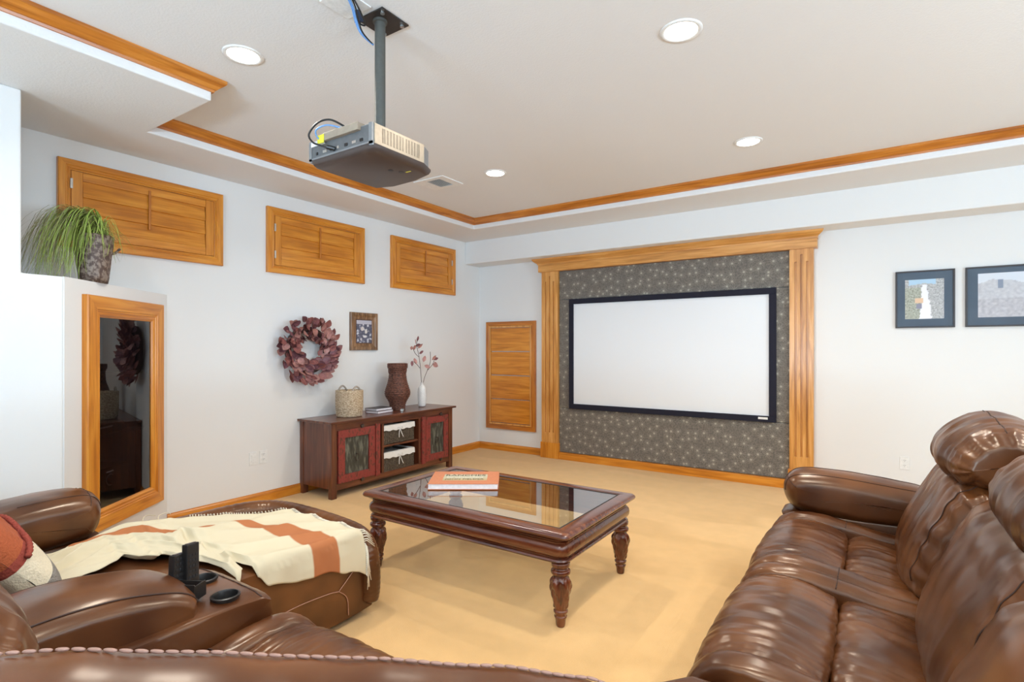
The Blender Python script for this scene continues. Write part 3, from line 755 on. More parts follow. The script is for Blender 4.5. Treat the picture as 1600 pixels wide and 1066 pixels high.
def cdoor(y0, y1, strip):
    d = MB(); w_ = .075; z0, z1 = .135, .63
    d.box(CX - .022, CX + .006, y0, y1, z0, z0 + w_); d.box(CX - .022, CX + .006, y0, y1, z1 - w_, z1)
    d.box(CX - .022, CX + .006, y0, y0 + w_, z0 + w_, z1 - w_); d.box(CX - .022, CX + .006, y1 - w_, y1, z0 + w_, z1 - w_)
    o = d.build('door', red_paint, cs, bevel=.003)
    MB().box(CX - .018, CX - .010, y0 + w_, y1 - w_, z0 + w_, z1 - w_).build('door_panel', green_old, o)
    c = ((y0 + y1) / 2, (z0 + z1) / 2 - .01)
    MB().tube([(CX + .004, c[0] + .027 * math.cos(q * PI / 10), c[1] - .02 + .032 * math.sin(q * PI / 10)) for q in range(20)], .003, 6, closed=True).build('ring_pull', brass, o, smooth=True)
    MB().tube([(CX - .012, c[0], c[1] + .012), (CX + .008, c[0], c[1] + .012)], .006, 8).build('pull_post', brass, o)
    MB().box(CX - .02, CX + .010, *strip, .12, .645).build('door_strip', red_paint, o, bevel=.003)
    for z in (.645, .125):
        MB().cbox((CX + .006, (y0 + y1) / 2 + .06, z), (.016, .035, .03), Matrix.Rotation(.3, 3, 'X')).build('latch', brass, o, bevel=.003)
cdoor(3.29, 3.735, (3.742, 3.80)); cdoor(4.475, 4.855, (4.412, 4.467))
def wicker(z, label):
    t = thing('wicker_basket', label, 'basket', (-4.335, 4.085, z), 0, 'lined wicker baskets in the console')
    X_, Y_, h = .16, .215, .185
    mb = MB()
    for (a, b, c, d) in ((-X_, X_, -Y_, -Y_ + .012), (-X_, X_, Y_ - .012, Y_), (-X_, -X_ + .012, -Y_, Y_), (X_ - .012, X_, -Y_, Y_)): mb.box(a, b, c, d, 0, h)
    mb.box(-X_, X_, -Y_, Y_, 0, .01)
    for k in range(10):
        zz = .012 + k * .017
        mb.tube([(-X_, -Y_, zz), (X_, -Y_, zz), (X_, Y_, zz), (-X_, Y_, zz)], .0075, 6, closed=True)
    for k in range(15):
        y = -Y_ + .02 + k * .029
        mb.tube([(X_ + .006, y, 0), (X_ + .006, y, h)], .004, 5)
    mb.build('basket_body', wicker_d, t, smooth=.8)
    lb = MB(); n = 26
    for (fx) in (1,):
        vs = []; fs = []
        for i in range(n + 1):
            y = -Y_ - .008 + (2 * Y_ + .016) * i / n
            dz = .012 * math.sin(i * 1.1) * .4 + .02 * (i / n - .5) ** 2
            vs += [(X_ - .02, y, h + .012), (X_ + .012, y, h + .010), (X_ + .017, y, h - .048 + dz), (X_ + .012, y, h - .048 + dz)]
        for i in range(n):
            a = i * 4; fs += [(a + j, a + (j + 1) % 4, a + 4 + (j + 1) % 4, a + 4 + j) for j in range(4)]
        lb.add(vs, fs)
    lb.box(-X_ - .01, X_, -Y_ - .012, -Y_ + .005, h - .05, h + .012); lb.box(-X_ - .01, X_, Y_ - .005, Y_ + .012, h - .05, h + .012)
    lb.box(-X_ - .012, -X_ + .005, -Y_, Y_, h - .05, h + .012)
    lb.box(-X_ + .01, X_ - .01, -Y_ + .01, Y_ - .01, h - .03, h - .026)
    lb.build('cloth_liner', linen, t, smooth=.6)
    bw = MB()
    for s_ in (-1, 1):
        bw.tube(spline([(X_ + .018, .0, h - .035), (X_ + .024, s_ * .03, h - .018), (X_ + .024, s_ * .032, h - .045), (X_ + .018, 0, h - .036)], 5), .0035, 6)
        bw.tube(spline([(X_ + .018, .0, h - .035), (X_ + .022, s_ * .016, h - .08), (X_ + .020, s_ * .03 + .015, h - .13)], 5), .004, 6)
    bw.build('bow', linen, t, smooth=True)
wicker(.4115, 'dark wicker basket with white liner and bow on the upper console shelf')
wicker(.1295, 'dark wicker basket with white liner and bow at the bottom of the console')

# ------------------------------------------------------------------ things on the console
ZT = .7235
bs = thing('seagrass_basket', 'round pale woven seagrass basket with two loop handles on the console', 'basket', (-4.375, 3.60, ZT))
def rope(q, z, r): return .0035 * math.sin(q * 26 + (0 if int(z / .016) % 2 else PI)) + .002 * math.sin(z / .016 * 2 * PI)
pf = [(.118, 0)] + [(.122 + .010 * min(1, z / .1), z) for z in [k * .008 for k in range(1, 33)]] + [(.128, .262), (.118, .262), (.112, .20), (.112, .05)]
MB().lathe(pf, (0, 0, 0), 104, rf=lambda q, z, r: rope(q, z, r) if r > .12 else 0).build('basket_body', seagrass, bs, smooth=True)
for s_, a in ((1, .5), (-1, .5)):
    pts = [(s_ * .112 * math.cos(.35), y, .25 + .05 * math.sin(PI * k / 10)) for k, y in enumerate([-.055 + .011 * j for j in range(11)])]
    MB().tube(pts, .009, 8).build('loop_handle', plain('grey_rope', (.42, .36, .30), .8), bs, smooth=True)
def book(t_name, label, cat, loc, rz, L, Wd, H_, cover, group=None, text=True):
    t = thing(t_name, label, cat, loc, rz, group)
    ct = .0025
    MB().box(-L / 2 + .004, L / 2 - .004, -Wd / 2 + .004, Wd / 2 - .002, ct, H_ - ct).build('pages', page_m, t)
    c = MB(); c.box(-L / 2, L / 2, -Wd / 2, Wd / 2, 0, ct); c.box(-L / 2, L / 2, -Wd / 2, Wd / 2, H_ - ct, H_); c.box(-L / 2, L / 2, Wd / 2 - .003, Wd / 2, 0, H_)
    c.build('cover', cover, t)
    return t
book('book', 'dark red hardback book under the black one on the console', 'book', (-4.36, 3.985, ZT), PI / 2 + .12, .24, .17, .027, plain('maroon_cover', (.12, .015, .03), .4), 'books on the console')
book('book', 'black hardback book on top of the dark red one on the console', 'book', (-4.365, 3.98, ZT + .0275), PI / 2 + .05, .23, .165, .026, plain('black_cover', (.03, .02, .022), .4), 'books on the console')
vs_ = thing('woven_vase', 'tall brown woven reed vase with small ring handles on the console', 'vase', (-4.38, 4.265, ZT))
kp = [(.082, 0), (.084, .03), (.090, .07), (.108, .11), (.130, .15), (.139, .185), (.134, .22), (.118, .27), (.104, .32), (.096, .37), (.094, .41), (.098, .44), (.106, .46), (.110, .475), (.111, .50), (.108, .515)]
sp = spline([(a, b, 0) for a, b in kp], 9)
MB().lathe([(p.x, p.y) for p in sp] + [(.096, .515), (.085, .46), (.08, .40)], (0, 0, 0), 60, rf=lambda q, z, r: .0034 * math.sin(z / .020 * 2 * PI) + .0016 * math.sin(q * 18 + 3 * math.sin(z * 60))).build('vase_body', vase_w, vs_, smooth=True)
for s_ in (-1, 1):
    MB().tube([(0 + .003 * math.sin(q * PI / 8), s_ * .120 + .016 * s_ * math.sin(q * PI / 8), .435 + .030 * math.cos(q * PI / 8)) for q in range(16)], .0045, 6, closed=True).build('ring_handle', plain('dark_reed', (.08, .03, .02), .6), vs_, smooth=True)
tr = thing('trinket', 'small silver square trinket at the foot of the woven vase', 'trinket', (-4.215, 4.175, ZT), .5)
MB().box(-.018, .018, -.018, .018, 0, .028).build('box_body', steel, tr, bevel=.004)
MB().box(-.019, .019, -.019, .019, .028, .034).build('lid', brass, tr, bevel=.002)
wv = thing('ceramic_vase', 'slim white ceramic bottle vase on the right end of the console', 'vase', (-4.38, 4.655, ZT))
MB().lathe([(p.x, p.y) for p in spline([(.030, 0, 0), (.043, .012, 0), (.050, .06, 0), (.051, .13, 0), (.050, .18, 0), (.043, .22, 0), (.026, .245, 0), (.017, .255, 0), (.017, .275, 0), (.019, .282, 0)], 5)] + [(.012, .282), (.012, .2)], (0, 0, 0), 36).build('vase_body', ceramic, wv, smooth=True)
br = thing('leaf_branches', 'burgundy leaf twigs standing in the white ceramic vase', 'branches', (-4.38, 4.655, ZT + .02))
stems = [[(0, 0, .02), (0, -.01, .26), (.01, -.04, .45), (0, -.055, .58), (.01, -.10, .70), (.01, -.085, .76)],
         [(0, .003, .02), (.005, .02, .27), (.0, .09, .40), (.01, .13, .50), (.0, .14, .62)],
         [(0, -.035, .43), (.02, -.10, .47), (.02, -.16, .51)], [(0, -.05, .56), (.01, -.12, .60), (.0, -.15, .66)],
         [(0, .09, .40), (.02, .16, .47), (.01, .20, .53)]]
for s_ in stems: MB().tube(spline(s_, 6), .0030, 6).build('twig', twig_m, br, smooth=True)
l2 = [leaf_mesh('leaf', .075, .046, leaf_m[1], .3, .3), leaf_mesh('leaf', .07, .04, leaf_m[2], .3, .2)]
random.seed(5)
for (y, z, a) in ((-.10, .71, 2.4), (-.07, .66, 1.0), (-.13, .64, 2.0), (-.15, .66, 3.0), (-.16, .52, 4.4), (-.05, .60, .5), (.02, .50, 1.2), (.04, .46, -.4), (.17, .52, .9), (.20, .53, .2), (.18, .48, -.6), (.21, .50, -1.0), (-.11, .69, .3), (-.08, .74, 1.8), (-.13, .55, 4.9)):
    d = Vector((random.uniform(-.1, .3), math.cos(a), math.sin(a))).normalized(); nrm = Vector((1, random.uniform(-.4, .4), random.uniform(-.3, .6))); nrm = (nrm - d * nrm.dot(d)).normalized()
    M = Matrix((d.cross(nrm), d, nrm)).transposed().to_4x4(); M.translation = (.0, y, z)
    ob = bpy.data.objects.new('leaf', random.choice(l2)); link(ob, br); ob.matrix_local = M

# ------------------------------------------------------------------ grass plant on the ledge
pt = thing('grass_plant', 'trailing green grass plant in a leaning bark pot on the ledge', 'plant', (-4.20, 1.38, LEDGE + .001))
def barkr(q, z, r): return .006 * nz3(math.cos(q) * 3, math.sin(q) * 3, z * 14) + .003 * math.sin(q * 9 + z * 30)
MB().lathe([(.076, 0), (.080, .04), (.088, .12), (.098, .20), (.105, .28), (.108, .305), (.096, .305), (.092, .26)], (0, .02, 0), 40, rf=barkr).build('bark_pot', bark_m, pt, smooth=True)
MB().lathe([(.001, .27), (.094, .27)], (0, .02, 0), 24, cap=False).build('soil', twig_m, pt)
MB().tube(spline([(.02, .12, .20), (.0, .145, .215), (.02, .16, .24)], 4), .008, 6).build('bark_knot', bark_m, pt, smooth=True)
random.seed(21)
gm = MB()
for k in range(900):
    a = random.uniform(0, 2 * PI)
    side = random.random() < .74
    base = Vector((random.uniform(-.06, .06), .02 + random.uniform(-.07, .07), .27))
    if side: out = Vector((random.uniform(-.45, .75), -1.0, 0)).normalized(); R_ = random.uniform(.12, .34)
    else: out = Vector((math.cos(a), math.sin(a), 0)); R_ = random.uniform(.04, .15)
    top = random.uniform(.06, .19) if side else random.uniform(.05, .16); drop = random.uniform(-.02, .42) * (R_ / .3) if side else random.uniform(-.05, .12)
    p = [base, base + out * R_ * .35 + Vector((0, 0, top)), base + out * R_ * .75 + Vector((0, 0, top * .75)), base + out * R_ * 1.0 + Vector((0, 0, top * .2 - drop * .5)), base + out * R_ * 1.08 + Vector((random.uniform(-.03, .03), random.uniform(-.03, .03), -drop))]
    p = [Vector((q.x, q.y, max(q.z, .004))) for q in p]
    for q in p:   # keep off the wall behind and the pier
        q.x = max(q.x, -.42); q.y = max(q.y, -.385)
    pts = spline(p, 3); wd = random.uniform(.0024, .0044)
    s_ = out.cross(Vector((0, 0, 1))).normalized()
    vs = []; fs = []
    for i, q in enumerate(pts):
        w_ = wd * (1 - .85 * i / (len(pts) - 1)); vs += [q - s_ * w_, q + s_ * w_ + Vector((0, 0, .0006))]
    for i in range(len(pts) - 1): fs.append((2 * i, 2 * i + 1, 2 * i + 3, 2 * i + 2))
    gm.add(vs, fs, 1 if (random.random() < .25 or R_ > .30) else 0)
o = gm.build('grass_blades', [grass_a, grass_b], pt); o['kind'] = 'stuff'

# ------------------------------------------------------------------ coffee table
TX0, TX1, TY0, TY1, TZ = -2.722, -1.235, 2.325, 3.257, .49
ct = thing('coffee_table', 'mahogany coffee table with inset glass top and carved turned legs', 'table', ((TX0 + TX1) / 2, (TY0 + TY1) / 2, 0))
hx, hy = (TX1 - TX0) / 2, (TY1 - TY0) / 2
def rr(inset, z, rad):
    out = []; x, y = hx - inset, hy - inset; r = max(.002, rad)
    for cx, cy, a0 in ((x - r, y - r, 0), (-x + r, y - r, 90), (-x + r, -y + r, 180), (x - r, -y + r, 270)):
        for k in range(7):
            a = math.radians(a0 + 15 * k); out.append((cx + r * math.cos(a), cy + r * math.sin(a), z))
    return out
def rr_sweep(prof, name, m, parent, closed=False):
    vs = []; fs = []; n = 28
    for i, z, r in prof: vs += rr(i, z, r)
    J = len(prof)
    for j in range(J if closed else J - 1):
        j2 = (j + 1) % J
        fs += [(j * n + k, j * n + (k + 1) % n, j2 * n + (k + 1) % n, j2 * n + k) for k in range(n)]
    return MB().add(vs, fs).build(name, m, parent, smooth=.5)
rr_sweep([(.085, .478, .004), (.085, .488, .004), (.078, .490, .006), (.020, .490, .022), (.012, .488, .026), (.004, .481, .03), (.0, .472, .034), (.003, .463, .034), (.010, .458, .034), (.020, .454, .034), (.030, .446, .034), (.034, .442, .034), (.085, .442, .004)], 'top_frame', tab_w[0], ct, True)
rr_sweep([(.044, .444, .05), (.044, .432, .05), (.040, .430, .05), (.040, .424, .05), (.034, .420, .052), (.026, .408, .055), (.022, .392, .058), (.024, .374, .058), (.032, .360, .055), (.044, .352, .05), (.044, .346, .05), (.034, .344, .052), (.030, .336, .054), (.034, .328, .052), (.044, .324, .05), (.07, .324, .03), (.07, .444, .03)], 'apron', tab_w[0], ct, True)
MB().box(-hx + .0855, hx - .0855, -hy + .0855, hy - .0855, .4795, .4865).build('glass_top', table_glass, ct)
rr_sweep([(.0855, .4867, .003), (.0855, .4882, .003), (.094, .4882, .003), (.094, .4867, .003)], 'gasket', black_mt, ct, True)
lp = [(.020, 0), (.024, .010), (.027, .035), (.033, .052), (.029, .058), (.031, .066), (.036, .074), (.036, .082), (.031, .088), (.033, .10), (.040, .135), (.049, .175), (.053, .205), (.050, .232), (.038, .252), (.034, .258), (.044, .264), (.050, .274), (.048, .286), (.038, .292), (.036, .300), (.046, .306), (.048, .324)]
def carve(q, z, r):
    if .095 < z < .25: return .0042 * math.sin(6 * q + z * 55) + .002 * math.sin(13 * q - z * 80)
    return 0
lpp = [(p.x, max(0, p.y)) for p in spline([(a, b, 0) for a, b in lp], 4)]
lpp[0] = (.020, 0)
for sx in (-1, 1):
    for sy in (-1, 1):
        MB().lathe(lpp, (sx * (hx - .078), sy * (hy - .078), 0), 48, rf=carve).build('leg', tab_w[2], ct, smooth=True)
tan_cov = plain('orange_tan_cover', (.62, .22, .10), .45)
bk = book('coffee_table_book', 'large orange-covered hardback book of ranches lying on the glass coffee table', 'book', (-2.300, 2.865, TZ + .0008), ANG, .455, .355, .037, tan_cov)
bk['label'] = 'large orange hardback book reading RANCHES OF COLORADO on the glass coffee table'
def cov(u, v):
    r = .5 + .5 * nz3(u * 8, v * 5, 1)
    return (.46 + .12 * r, .43 + .12 * r, .30 + .1 * r) if v > .30 else (.42 + .2 * r, .36 + .1 * r, .22)
painted('cover_picture', 40, 20, cov, -.145, .15, -.085, .085, lambda x, y: (x, y, .0374), bk)
def text(s_, size, loc, m, parent, rot=(0, 0, 0), w_=1.0):
    c = bpy.data.curves.new('lettering', 'FONT'); c.body = s_; c.size = size; c.align_x = 'CENTER'; c.align_y = 'CENTER'; c.extrude = .0003
    c.materials.append(m); tmp = bpy.data.objects.new('lettering_curve', c); COL.objects.link(tmp)
    me = bpy.data.meshes.new_from_object(tmp.evaluated_get(bpy.context.evaluated_depsgraph_get())); bpy.data.objects.remove(tmp)
    o = bpy.data.objects.new('lettering', me); link(o, parent); o.location = loc; o.rotation_euler = rot; o.scale = (w_, 1, 1); return o
ink = plain('dark_ink', (.05, .03, .02), .6); inkw = plain('white_ink', (.8, .78, .7), .6)
text('RANCHES', .062, (0, .055, .0378), ink, bk, w_=1.0); text('OF COLORADO', .034, (0, .002, .0378), inkw, bk); text('JOHN FIELDER', .040, (0, -.052, .0378), ink, bk)

# ------------------------------------------------------------------ soft leather forms
def puffy(name, prof, w_, place, parent, r=.05, pw=2.6, m=26, k=7, wr=.004, wdir=(3, 12), gather=0, gfreq=40, seed=0, crown=0, material=None, seams=(), seam_rad=.0022, seam_m=None, skew=None, sm=True):
    """closed side profile (a, b) swept across width w_, ends pillowed in by r"""
    P = [Vector((p.x, p.y)) for p in spline([(a, b, 0) for a, b in prof], k, True)]; n = len(P)
    A = sum(P[i].x * P[(i + 1) % n].y - P[(i + 1) % n].x * P[i].y for i in range(n))
    nr = []
    for i in range(n):
        t = (P[(i + 2) % n] - P[(i - 2) % n]).normalized(); q = Vector((t.y, -t.x)); nr.append(q if A > 0 else -q)
    cen = sum(P, Vector((0, 0))) / n
    ts = [-math.cos(PI * j / m) for j in range(m + 1)]
    ts = [math.copysign(abs(t) ** .8, t) for t in ts]
    vs = []
    def surf(i, t, lift=0):
        s_ = i / n; at = min(1, abs(t))
        ins = r * (1 - (1 - at ** pw) ** (1 / pw))
        d = wr * nz3(s_ * wdir[0] * 4, t * wdir[1], seed + 3.3) + .5 * wr * nz3(s_ * wdir[0] * 10, t * wdir[1] * 2.2, seed + 8.1)
        if gather: d += gather * math.exp(-((1 - at) / .22) ** 2) * math.sin(s_ * gfreq * 2 * PI + 1.2 * nz3(s_ * 12, t * 4, seed)) * (1 - .8 * at ** 8)
        d += crown * (1 - t * t)
        d += .35 * wr * nz3(s_ * wdir[0] * 7, t * wdir[1] * 5, seed + 40)
        q = P[i % n] - nr[i % n] * (ins - d - lift)
        a, b = q.x, q.y
        if skew: a, b = skew(a, b, t)
        return Vector(place(a, b, t * w_ / 2))
    for t in ts:
        for i in range(n): vs.append(surf(i, t))
    fs = []
    for j in range(m):
        for i in range(n): fs.append((j * n + i, j * n + (i + 1) % n, (j + 1) * n + (i + 1) % n, (j + 1) * n + i))
    for j, sg in ((0, -1), (m, 1)):
        c = sum((Vector(vs[j * n + i]) for i in range(n)), Vector()) / n
        c2 = sum((Vector(vs[(m // 2) * n + i]) for i in range(n)), Vector()) / n
        vs.append(tuple(c + (c - c2).normalized() * .006)); ci = len(vs) - 1
        for i in range(n): fs.append((j * n + i, j * n + (i + 1) % n, ci))
    o = MB().add(vs, fs).build(name, material or leather, parent, smooth=sm)
    for sd in seams:   # ('t', tvalue, i0, i1) along the profile or ('s', ifrac, t0, t1) across
        if sd[0] == 't': pts = [surf(int(i), sd[1], .0006) for i in range(int(sd[2] * n), int(sd[3] * n) + 1)]
        else:
            i = int(sd[1] * n); pts = [surf(i, sd[2] + (sd[3] - sd[2]) * q / 30, .0006) for q in range(31)]
        MB().tube(pts, seam_rad, 5).build('seam', seam_m or seam_d, o, smooth=True)
    return o, surf, n

SEAT_BAND = [(.20, .412), (.0, .450), (-.13, .475), (-.28, .495), (-.40, .480), (-.475, .415), (-.505, .33), (-.51, .2), (-.495, .07), (-.40, .06), (-.15, .22), (.15, .28)]
PAD_FRONT = [(-.122, .425), (-.17, .455), (-.27, .480), (-.39, .470), (-.475, .418), (-.508, .34), (-.516, .21), (-.505, .07), (-.42, .06), (-.30, .25), (-.15, .35)]
PAD_REAR = [(-.110, .420), (-.05, .440), (.05, .428), (.16, .395), (.22, .36), (.12, .30), (-.05, .32), (-.12, .36)]
BACK = [(.14, .37), (.095, .44), (.10, .54), (.145, .66), (.20, .77), (.25, .86), (.34, .90), (.46, .86), (.52, .70), (.52, .45), (.46, .34), (.28, .32)]
HEAD = [(.275, .865), (.225, .915), (.225, .98), (.27, 1.05), (.345, 1.105), (.43, 1.12), (.51, 1.085), (.555, 1.0), (.54, .90), (.46, .85), (.36, .84)]
BASE = [(.50, .05), (.50, .34), (-.30, .34), (-.45, .30), (-.45, .05)]
def seat_unit(parent, c, w_, place, seed, front_ext=0, head=True, head_w=None, back=True, head_c=None, head_a=0, head_b=0, back_a=0):
    """one seat: base, side bands, front and rear pads, backrest, headrest"""
    def pl_(off):
        return lambda a, b, t: place((a - front_ext if a < -.1 else a), b, c + off + t)
    band = .115
    mbx = MB(); 
    vs = []
    for t in (-w_ / 2 + .01, w_ / 2 - .01):
        for a, b in BASE: vs.append(place(a, b, c + t))
    n = len(BASE); mbx.add(vs, [(k, (k + 1) % n, n + (k + 1) % n, n + k) for k in range(n)] + [tuple(range(n)), tuple(range(n, 2 * n))]).build('seat_base', leather, parent, bevel=.01)
    for s_ in (-1, 1):
        puffy('seat_border', SEAT_BAND, band, pl_(s_ * (w_ / 2 - band / 2)), parent, r=.032, pw=2.2, m=14, wr=.005, seed=seed + s_, gather=.003, gfreq=30,
              seams=[('s', .17, -.9, .9)])
    iw = w_ - 2 * band + .012
    puffy('front_pad', PAD_FRONT, iw, pl_(0), parent, r=.022, pw=3.5, m=96, wr=.0065, wdir=(1.2, 8), seed=seed + 5, gather=.002, gfreq=34, crown=.006, k=9)
    puffy('rear_pad', PAD_REAR, iw, pl_(0), parent, r=.02, pw=3.5, m=96, wr=.0075, wdir=(1.2, 8), seed=seed + 9, gather=.002, gfreq=30, crown=.006, k=9)
    if back:
        puffy('backrest', BACK, w_ - .01, lambda a, b, t: place(a + back_a, b, c + t), parent, r=.085, pw=2.6, m=70, wr=.013, wdir=(1.1, 4.2), seed=seed + 14, gather=.008, gfreq=15, k=15, seams=[('t', -.80, .12, .62)], crown=.015)
    if head:
        hw = head_w or (w_ - .05); hc = c if head_c is None else head_c
        puffy('headrest', HEAD, hw, lambda a, b, t: place(a + head_a, b + head_b, hc + t), parent, r=.085, pw=2.4, m=80, wr=.010, wdir=(.8, 6.5), seed=seed + 21, gather=.006, gfreq=14, k=14, crown=.008,
              seams=[('s', .42, -.86, .86)])
def foot_block(place, a, t, parent):
    p = place(a, 0, t); MB().lathe([(.025, 0), (.032, .06)], (p[0], p[1], 0), 12).build('foot', black_mt, parent, smooth=.6)

# ---- right-hand reclining sofa (faces -X)
rs = thing('reclining_sofa', 'brown leather reclining sofa along the right side, its padded arm towards the screen', 'sofa', (.0, 0, 0))
plR = lambda a, b, t: (a + .01, t, b)
SB, SW = 2.575, .865
seat_unit(rs, SB + SW / 2 + .003, SW, plR, 1)
seat_unit(rs, SB - .93 / 2 - .003, .93, plR, 31, head_c=1.99, head_w=.76, head_a=.065, back_a=.03)
ARM = [(-.36, .46), (-.425, .51), (-.445, .585), (-.42, .655), (-.34, .688), (-.15, .692), (.05, .675), (.20, .655), (.30, .60), (.28, .48), (.10, .445), (-.15, .44)]
puffy('arm_pad', ARM, .30, lambda a, b, t: plR(a, b, 3.60 + t), rs, r=.075, pw=2.1, m=26, wr=.004, wdir=(2, 2), seed=4, k=9, crown=.01,
      seams=[('t', -.62, .16, .62), ('t', .15, .16, .62), ('s', .245, -.99, -.1), ('s', .155, -.1, .9)])
ARMB = [(-.44, .06), (-.455, .2), (-.44, .38), (-.38, .47), (.45, .47), (.48, .3), (.46, .06)]
puffy('arm_side', ARMB, .25, lambda a, b, t: plR(a, b, 3.605 + t), rs, r=.03, pw=2.6, m=14, wr=.004, seed=6)
OUTB = [(.50, .05), (.50, .5), (.47, .95), (.50, 1.02), (.56, 1.0), (.60, .6), (.60, .05)]
puffy('outside_back', OUTB, 2 * SW, lambda a, b, t: plR(a, b, SB - .03 + t), rs, r=.02, m=20, wr=.004, seed=2)
for y in (SB - SW + .05, 3.68):
    for a in (-.40, .48): foot_block(plR, a, y, rs)

# ---- left reclining sofa with extended chaise (faces +Y)
Y0 = .585
ls = thing('chaise_sofa', 'brown leather sofa on the left with extended footrest, cup-holder console and throw', 'sofa', (0, 0, 0))
plL = lambda a, b, t: (t, Y0 - a, b)
seat_unit(ls, -1.385, .69, plL, 51, front_ext=.15, head_w=.64, head_a=.045, head_b=-.06, back_a=.03)
# chaise seat and extended footrest
CHX, CHW = -2.675, .95
CH_SEAT = [(.22, .36), (.12, .43), (-.05, .455), (-.22, .450), (-.30, .425), (-.31, .37), (-.25, .30), (-.0, .26), (.18, .28)]
puffy('seat_cushion', CH_SEAT, CHW, lambda a, b, t: plL(a, b, CHX + t), ls, r=.035, pw=3, m=34, wr=.008, wdir=(1.5, 7), seed=61, gather=.003, gfreq=30, k=9)
CH_FOOT = [(-.315, .34), (-.325, .415), (-.38, .445), (-.60, .450), (-.85, .448), (-1.10, .440), (-1.27, .425), (-1.37, .375), (-1.405, .28), (-1.41, .17), (-1.395, .06), (-1.32, .025), (-.9, .02), (-.40, .03), (-.32, .2)]
_, sfoot, nfoot = puffy('footrest', CH_FOOT, CHW, lambda a, b, t: plL(a, b, CHX + t), ls, r=.022, pw=3.0, m=44, wr=.003, wdir=(3, 5), seed=66, k=9, sm=.55)
# padded roll around the outer end of the footrest, gathered
def rollpath():
    pts = []
    for (x, y, z) in ((CHX - CHW / 2 + .03, 1.20, .425), (CHX - CHW / 2 + .03, 1.55, .430), (CHX - CHW / 2 + .05, 1.80, .428), (CHX - CHW / 2 + .14, 1.925, .42), (CHX - .15, 1.965, .415), (CHX + .15, 1.970, .405), (CHX + CHW / 2 - .12, 1.960, .39), (CHX + CHW / 2 - .045, 1.955, .34), (CHX + CHW / 2 - .02, 1.955, .25), (CHX + CHW / 2 - .02, 1.955, .13), (CHX + CHW / 2 - .03, 1.945, .06)):
        pts.append((x, y, z))
    return spline(pts, 16)
rp = rollpath()
rad = [.058 * (1 + .018 * math.sin(i * 1.9) + .03 * nz3(i * .9, 0)) * min(1, .35 + i / 12, .35 + (len(rp) - 1 - i) / 12) for i in range(len(rp))]
MB().tube(rp, rad, 18).build('footrest_roll', leather, ls, smooth=True)
# light piping seams on the footrest's inner side
xs = CHX + CHW / 2 + .003
for pts in ([(xs + .008, 1.15, .17), (xs + .004, 1.45, .215), (xs + .004, 1.66, .212), (xs + .004, 1.74, .20)], [(xs + .004, 1.74, .20), (xs + .003, 1.79, .15), (xs + .003, 1.80, .06)], [(xs + .004, 1.74, .20), (xs + .002, 1.84, .28), (xs - .006, 1.91, .35)]):
    MB().tube(spline(pts, 8), .0022, 6).build('piping', seam_l, ls, smooth=True)
puffy('backrest', BACK, .93, lambda a, b, t: plL(a + .02, b, CHX + t), ls, r=.085, m=40, wr=.009, wdir=(1.1, 4.2), seed=71, gather=.008, gfreq=15, k=15, seams=[('t', -.80, .12, .62)], crown=.012)
puffy('headrest', HEAD, .88, lambda a, b, t: plL(a + .02, b, CHX + t), ls, r=.085, pw=2.4, m=40, wr=.010, seed=72, gather=.006, gfreq=14, k=14)
AOFF = -3.335
ARML = [(a * .85 - .15, b) for a, b in ARM]
puffy('arm_pad', ARML, .36, lambda a, b, t: plL(a, b, AOFF + t), ls, r=.075, pw=2.1, m=26, wr=.004, seed=81, k=9, crown=.01,
      seams=[('t', .62, .2, .46), ('s', .30, -.9, .95)])
ARMLB = [(a - .08 if a < 0 else a, b) for a, b in ARMB]
puffy('arm_side', ARMLB, .30, lambda a, b, t: plL(a, b, AOFF + t), ls, r=.03, m=14, wr=.004, seed=82)
# console between the two seats
CNX, CNW = -1.958, .44
CON = [(-.49, .07), (-.515, .30), (-.525, .50), (-.505, .545), (-.42, .56), (-.10, .565), (.2, .57), (.3, .5), (.3, .07)]
puffy('console', CON, CNW, lambda a, b, t: plL(a, b, CNX + t), ls, r=.022, pw=3.5, m=20, sm=.7, wr=.002, seed=91, k=8, seams=[('s', .40, -.95, .95)])
PAD = [(-.285, .40), (-.305, .56), (-.29, .615), (-.20, .662), (-.02, .692), (.15, .690), (.24, .65), (.26, .57), (.22, .36), (-.22, .36)]
puffy('console_pad', PAD, .36, lambda a, b, t: plL(a, b, CNX + .01 + t), ls, r=.05, pw=2.4, m=30, sm=.8, wr=.004, wdir=(2, 2), seed=95, k=9, crown=.012,
      seams=[('t', .80, .14, .66), ('t', -.80, .14, .66)], seam_rad=.003)
con = [c_ for c_ in ls.children if c_.name.startswith('console') and 'pad' not in c_.name][0]
for cx, cy in ((-1.815, .975), (-2.015, 1.005)):
    cut = MB().lathe([(.040, .49), (.040, .60)], (cx, cy, 0), 32).build('cutter', black_mt)
    md = con.modifiers.new('cup', 'BOOLEAN'); md.object = cut; md.operation = 'DIFFERENCE'; md.solver = 'EXACT'
    me = bpy.data.meshes.new_from_object(con.evaluated_get(bpy.context.evaluated_depsgraph_get()))
    con.modifiers.clear(); con.data = me; bpy.data.objects.remove(cut)
    MB().lathe([(.0001, .493), (.037, .493), (.0385, .50), (.0395, .556), (.046, .566), (.046, .571), (.040, .573), (.0365, .567), (.036, .50)], (cx, cy, 0), 32, cap=False).build('cup_holder', black_pl, ls, smooth=.7)
OUTL = OUTB
puffy('outside_back', OUTL, 2.15, lambda a, b, t: plL(a + .02, b, -2.10 + t), ls, r=.02, m=20, wr=.004, seed=83)
for x in (-3.42, -2.25, -1.12):
    for a in (-.36, .50): foot_block(plL, a, x, ls)
foot_block(plL, -1.24, CHX + CHW / 2 - .09, ls); foot_block(plL, -1.24, CHX - CHW / 2 + .09, ls)

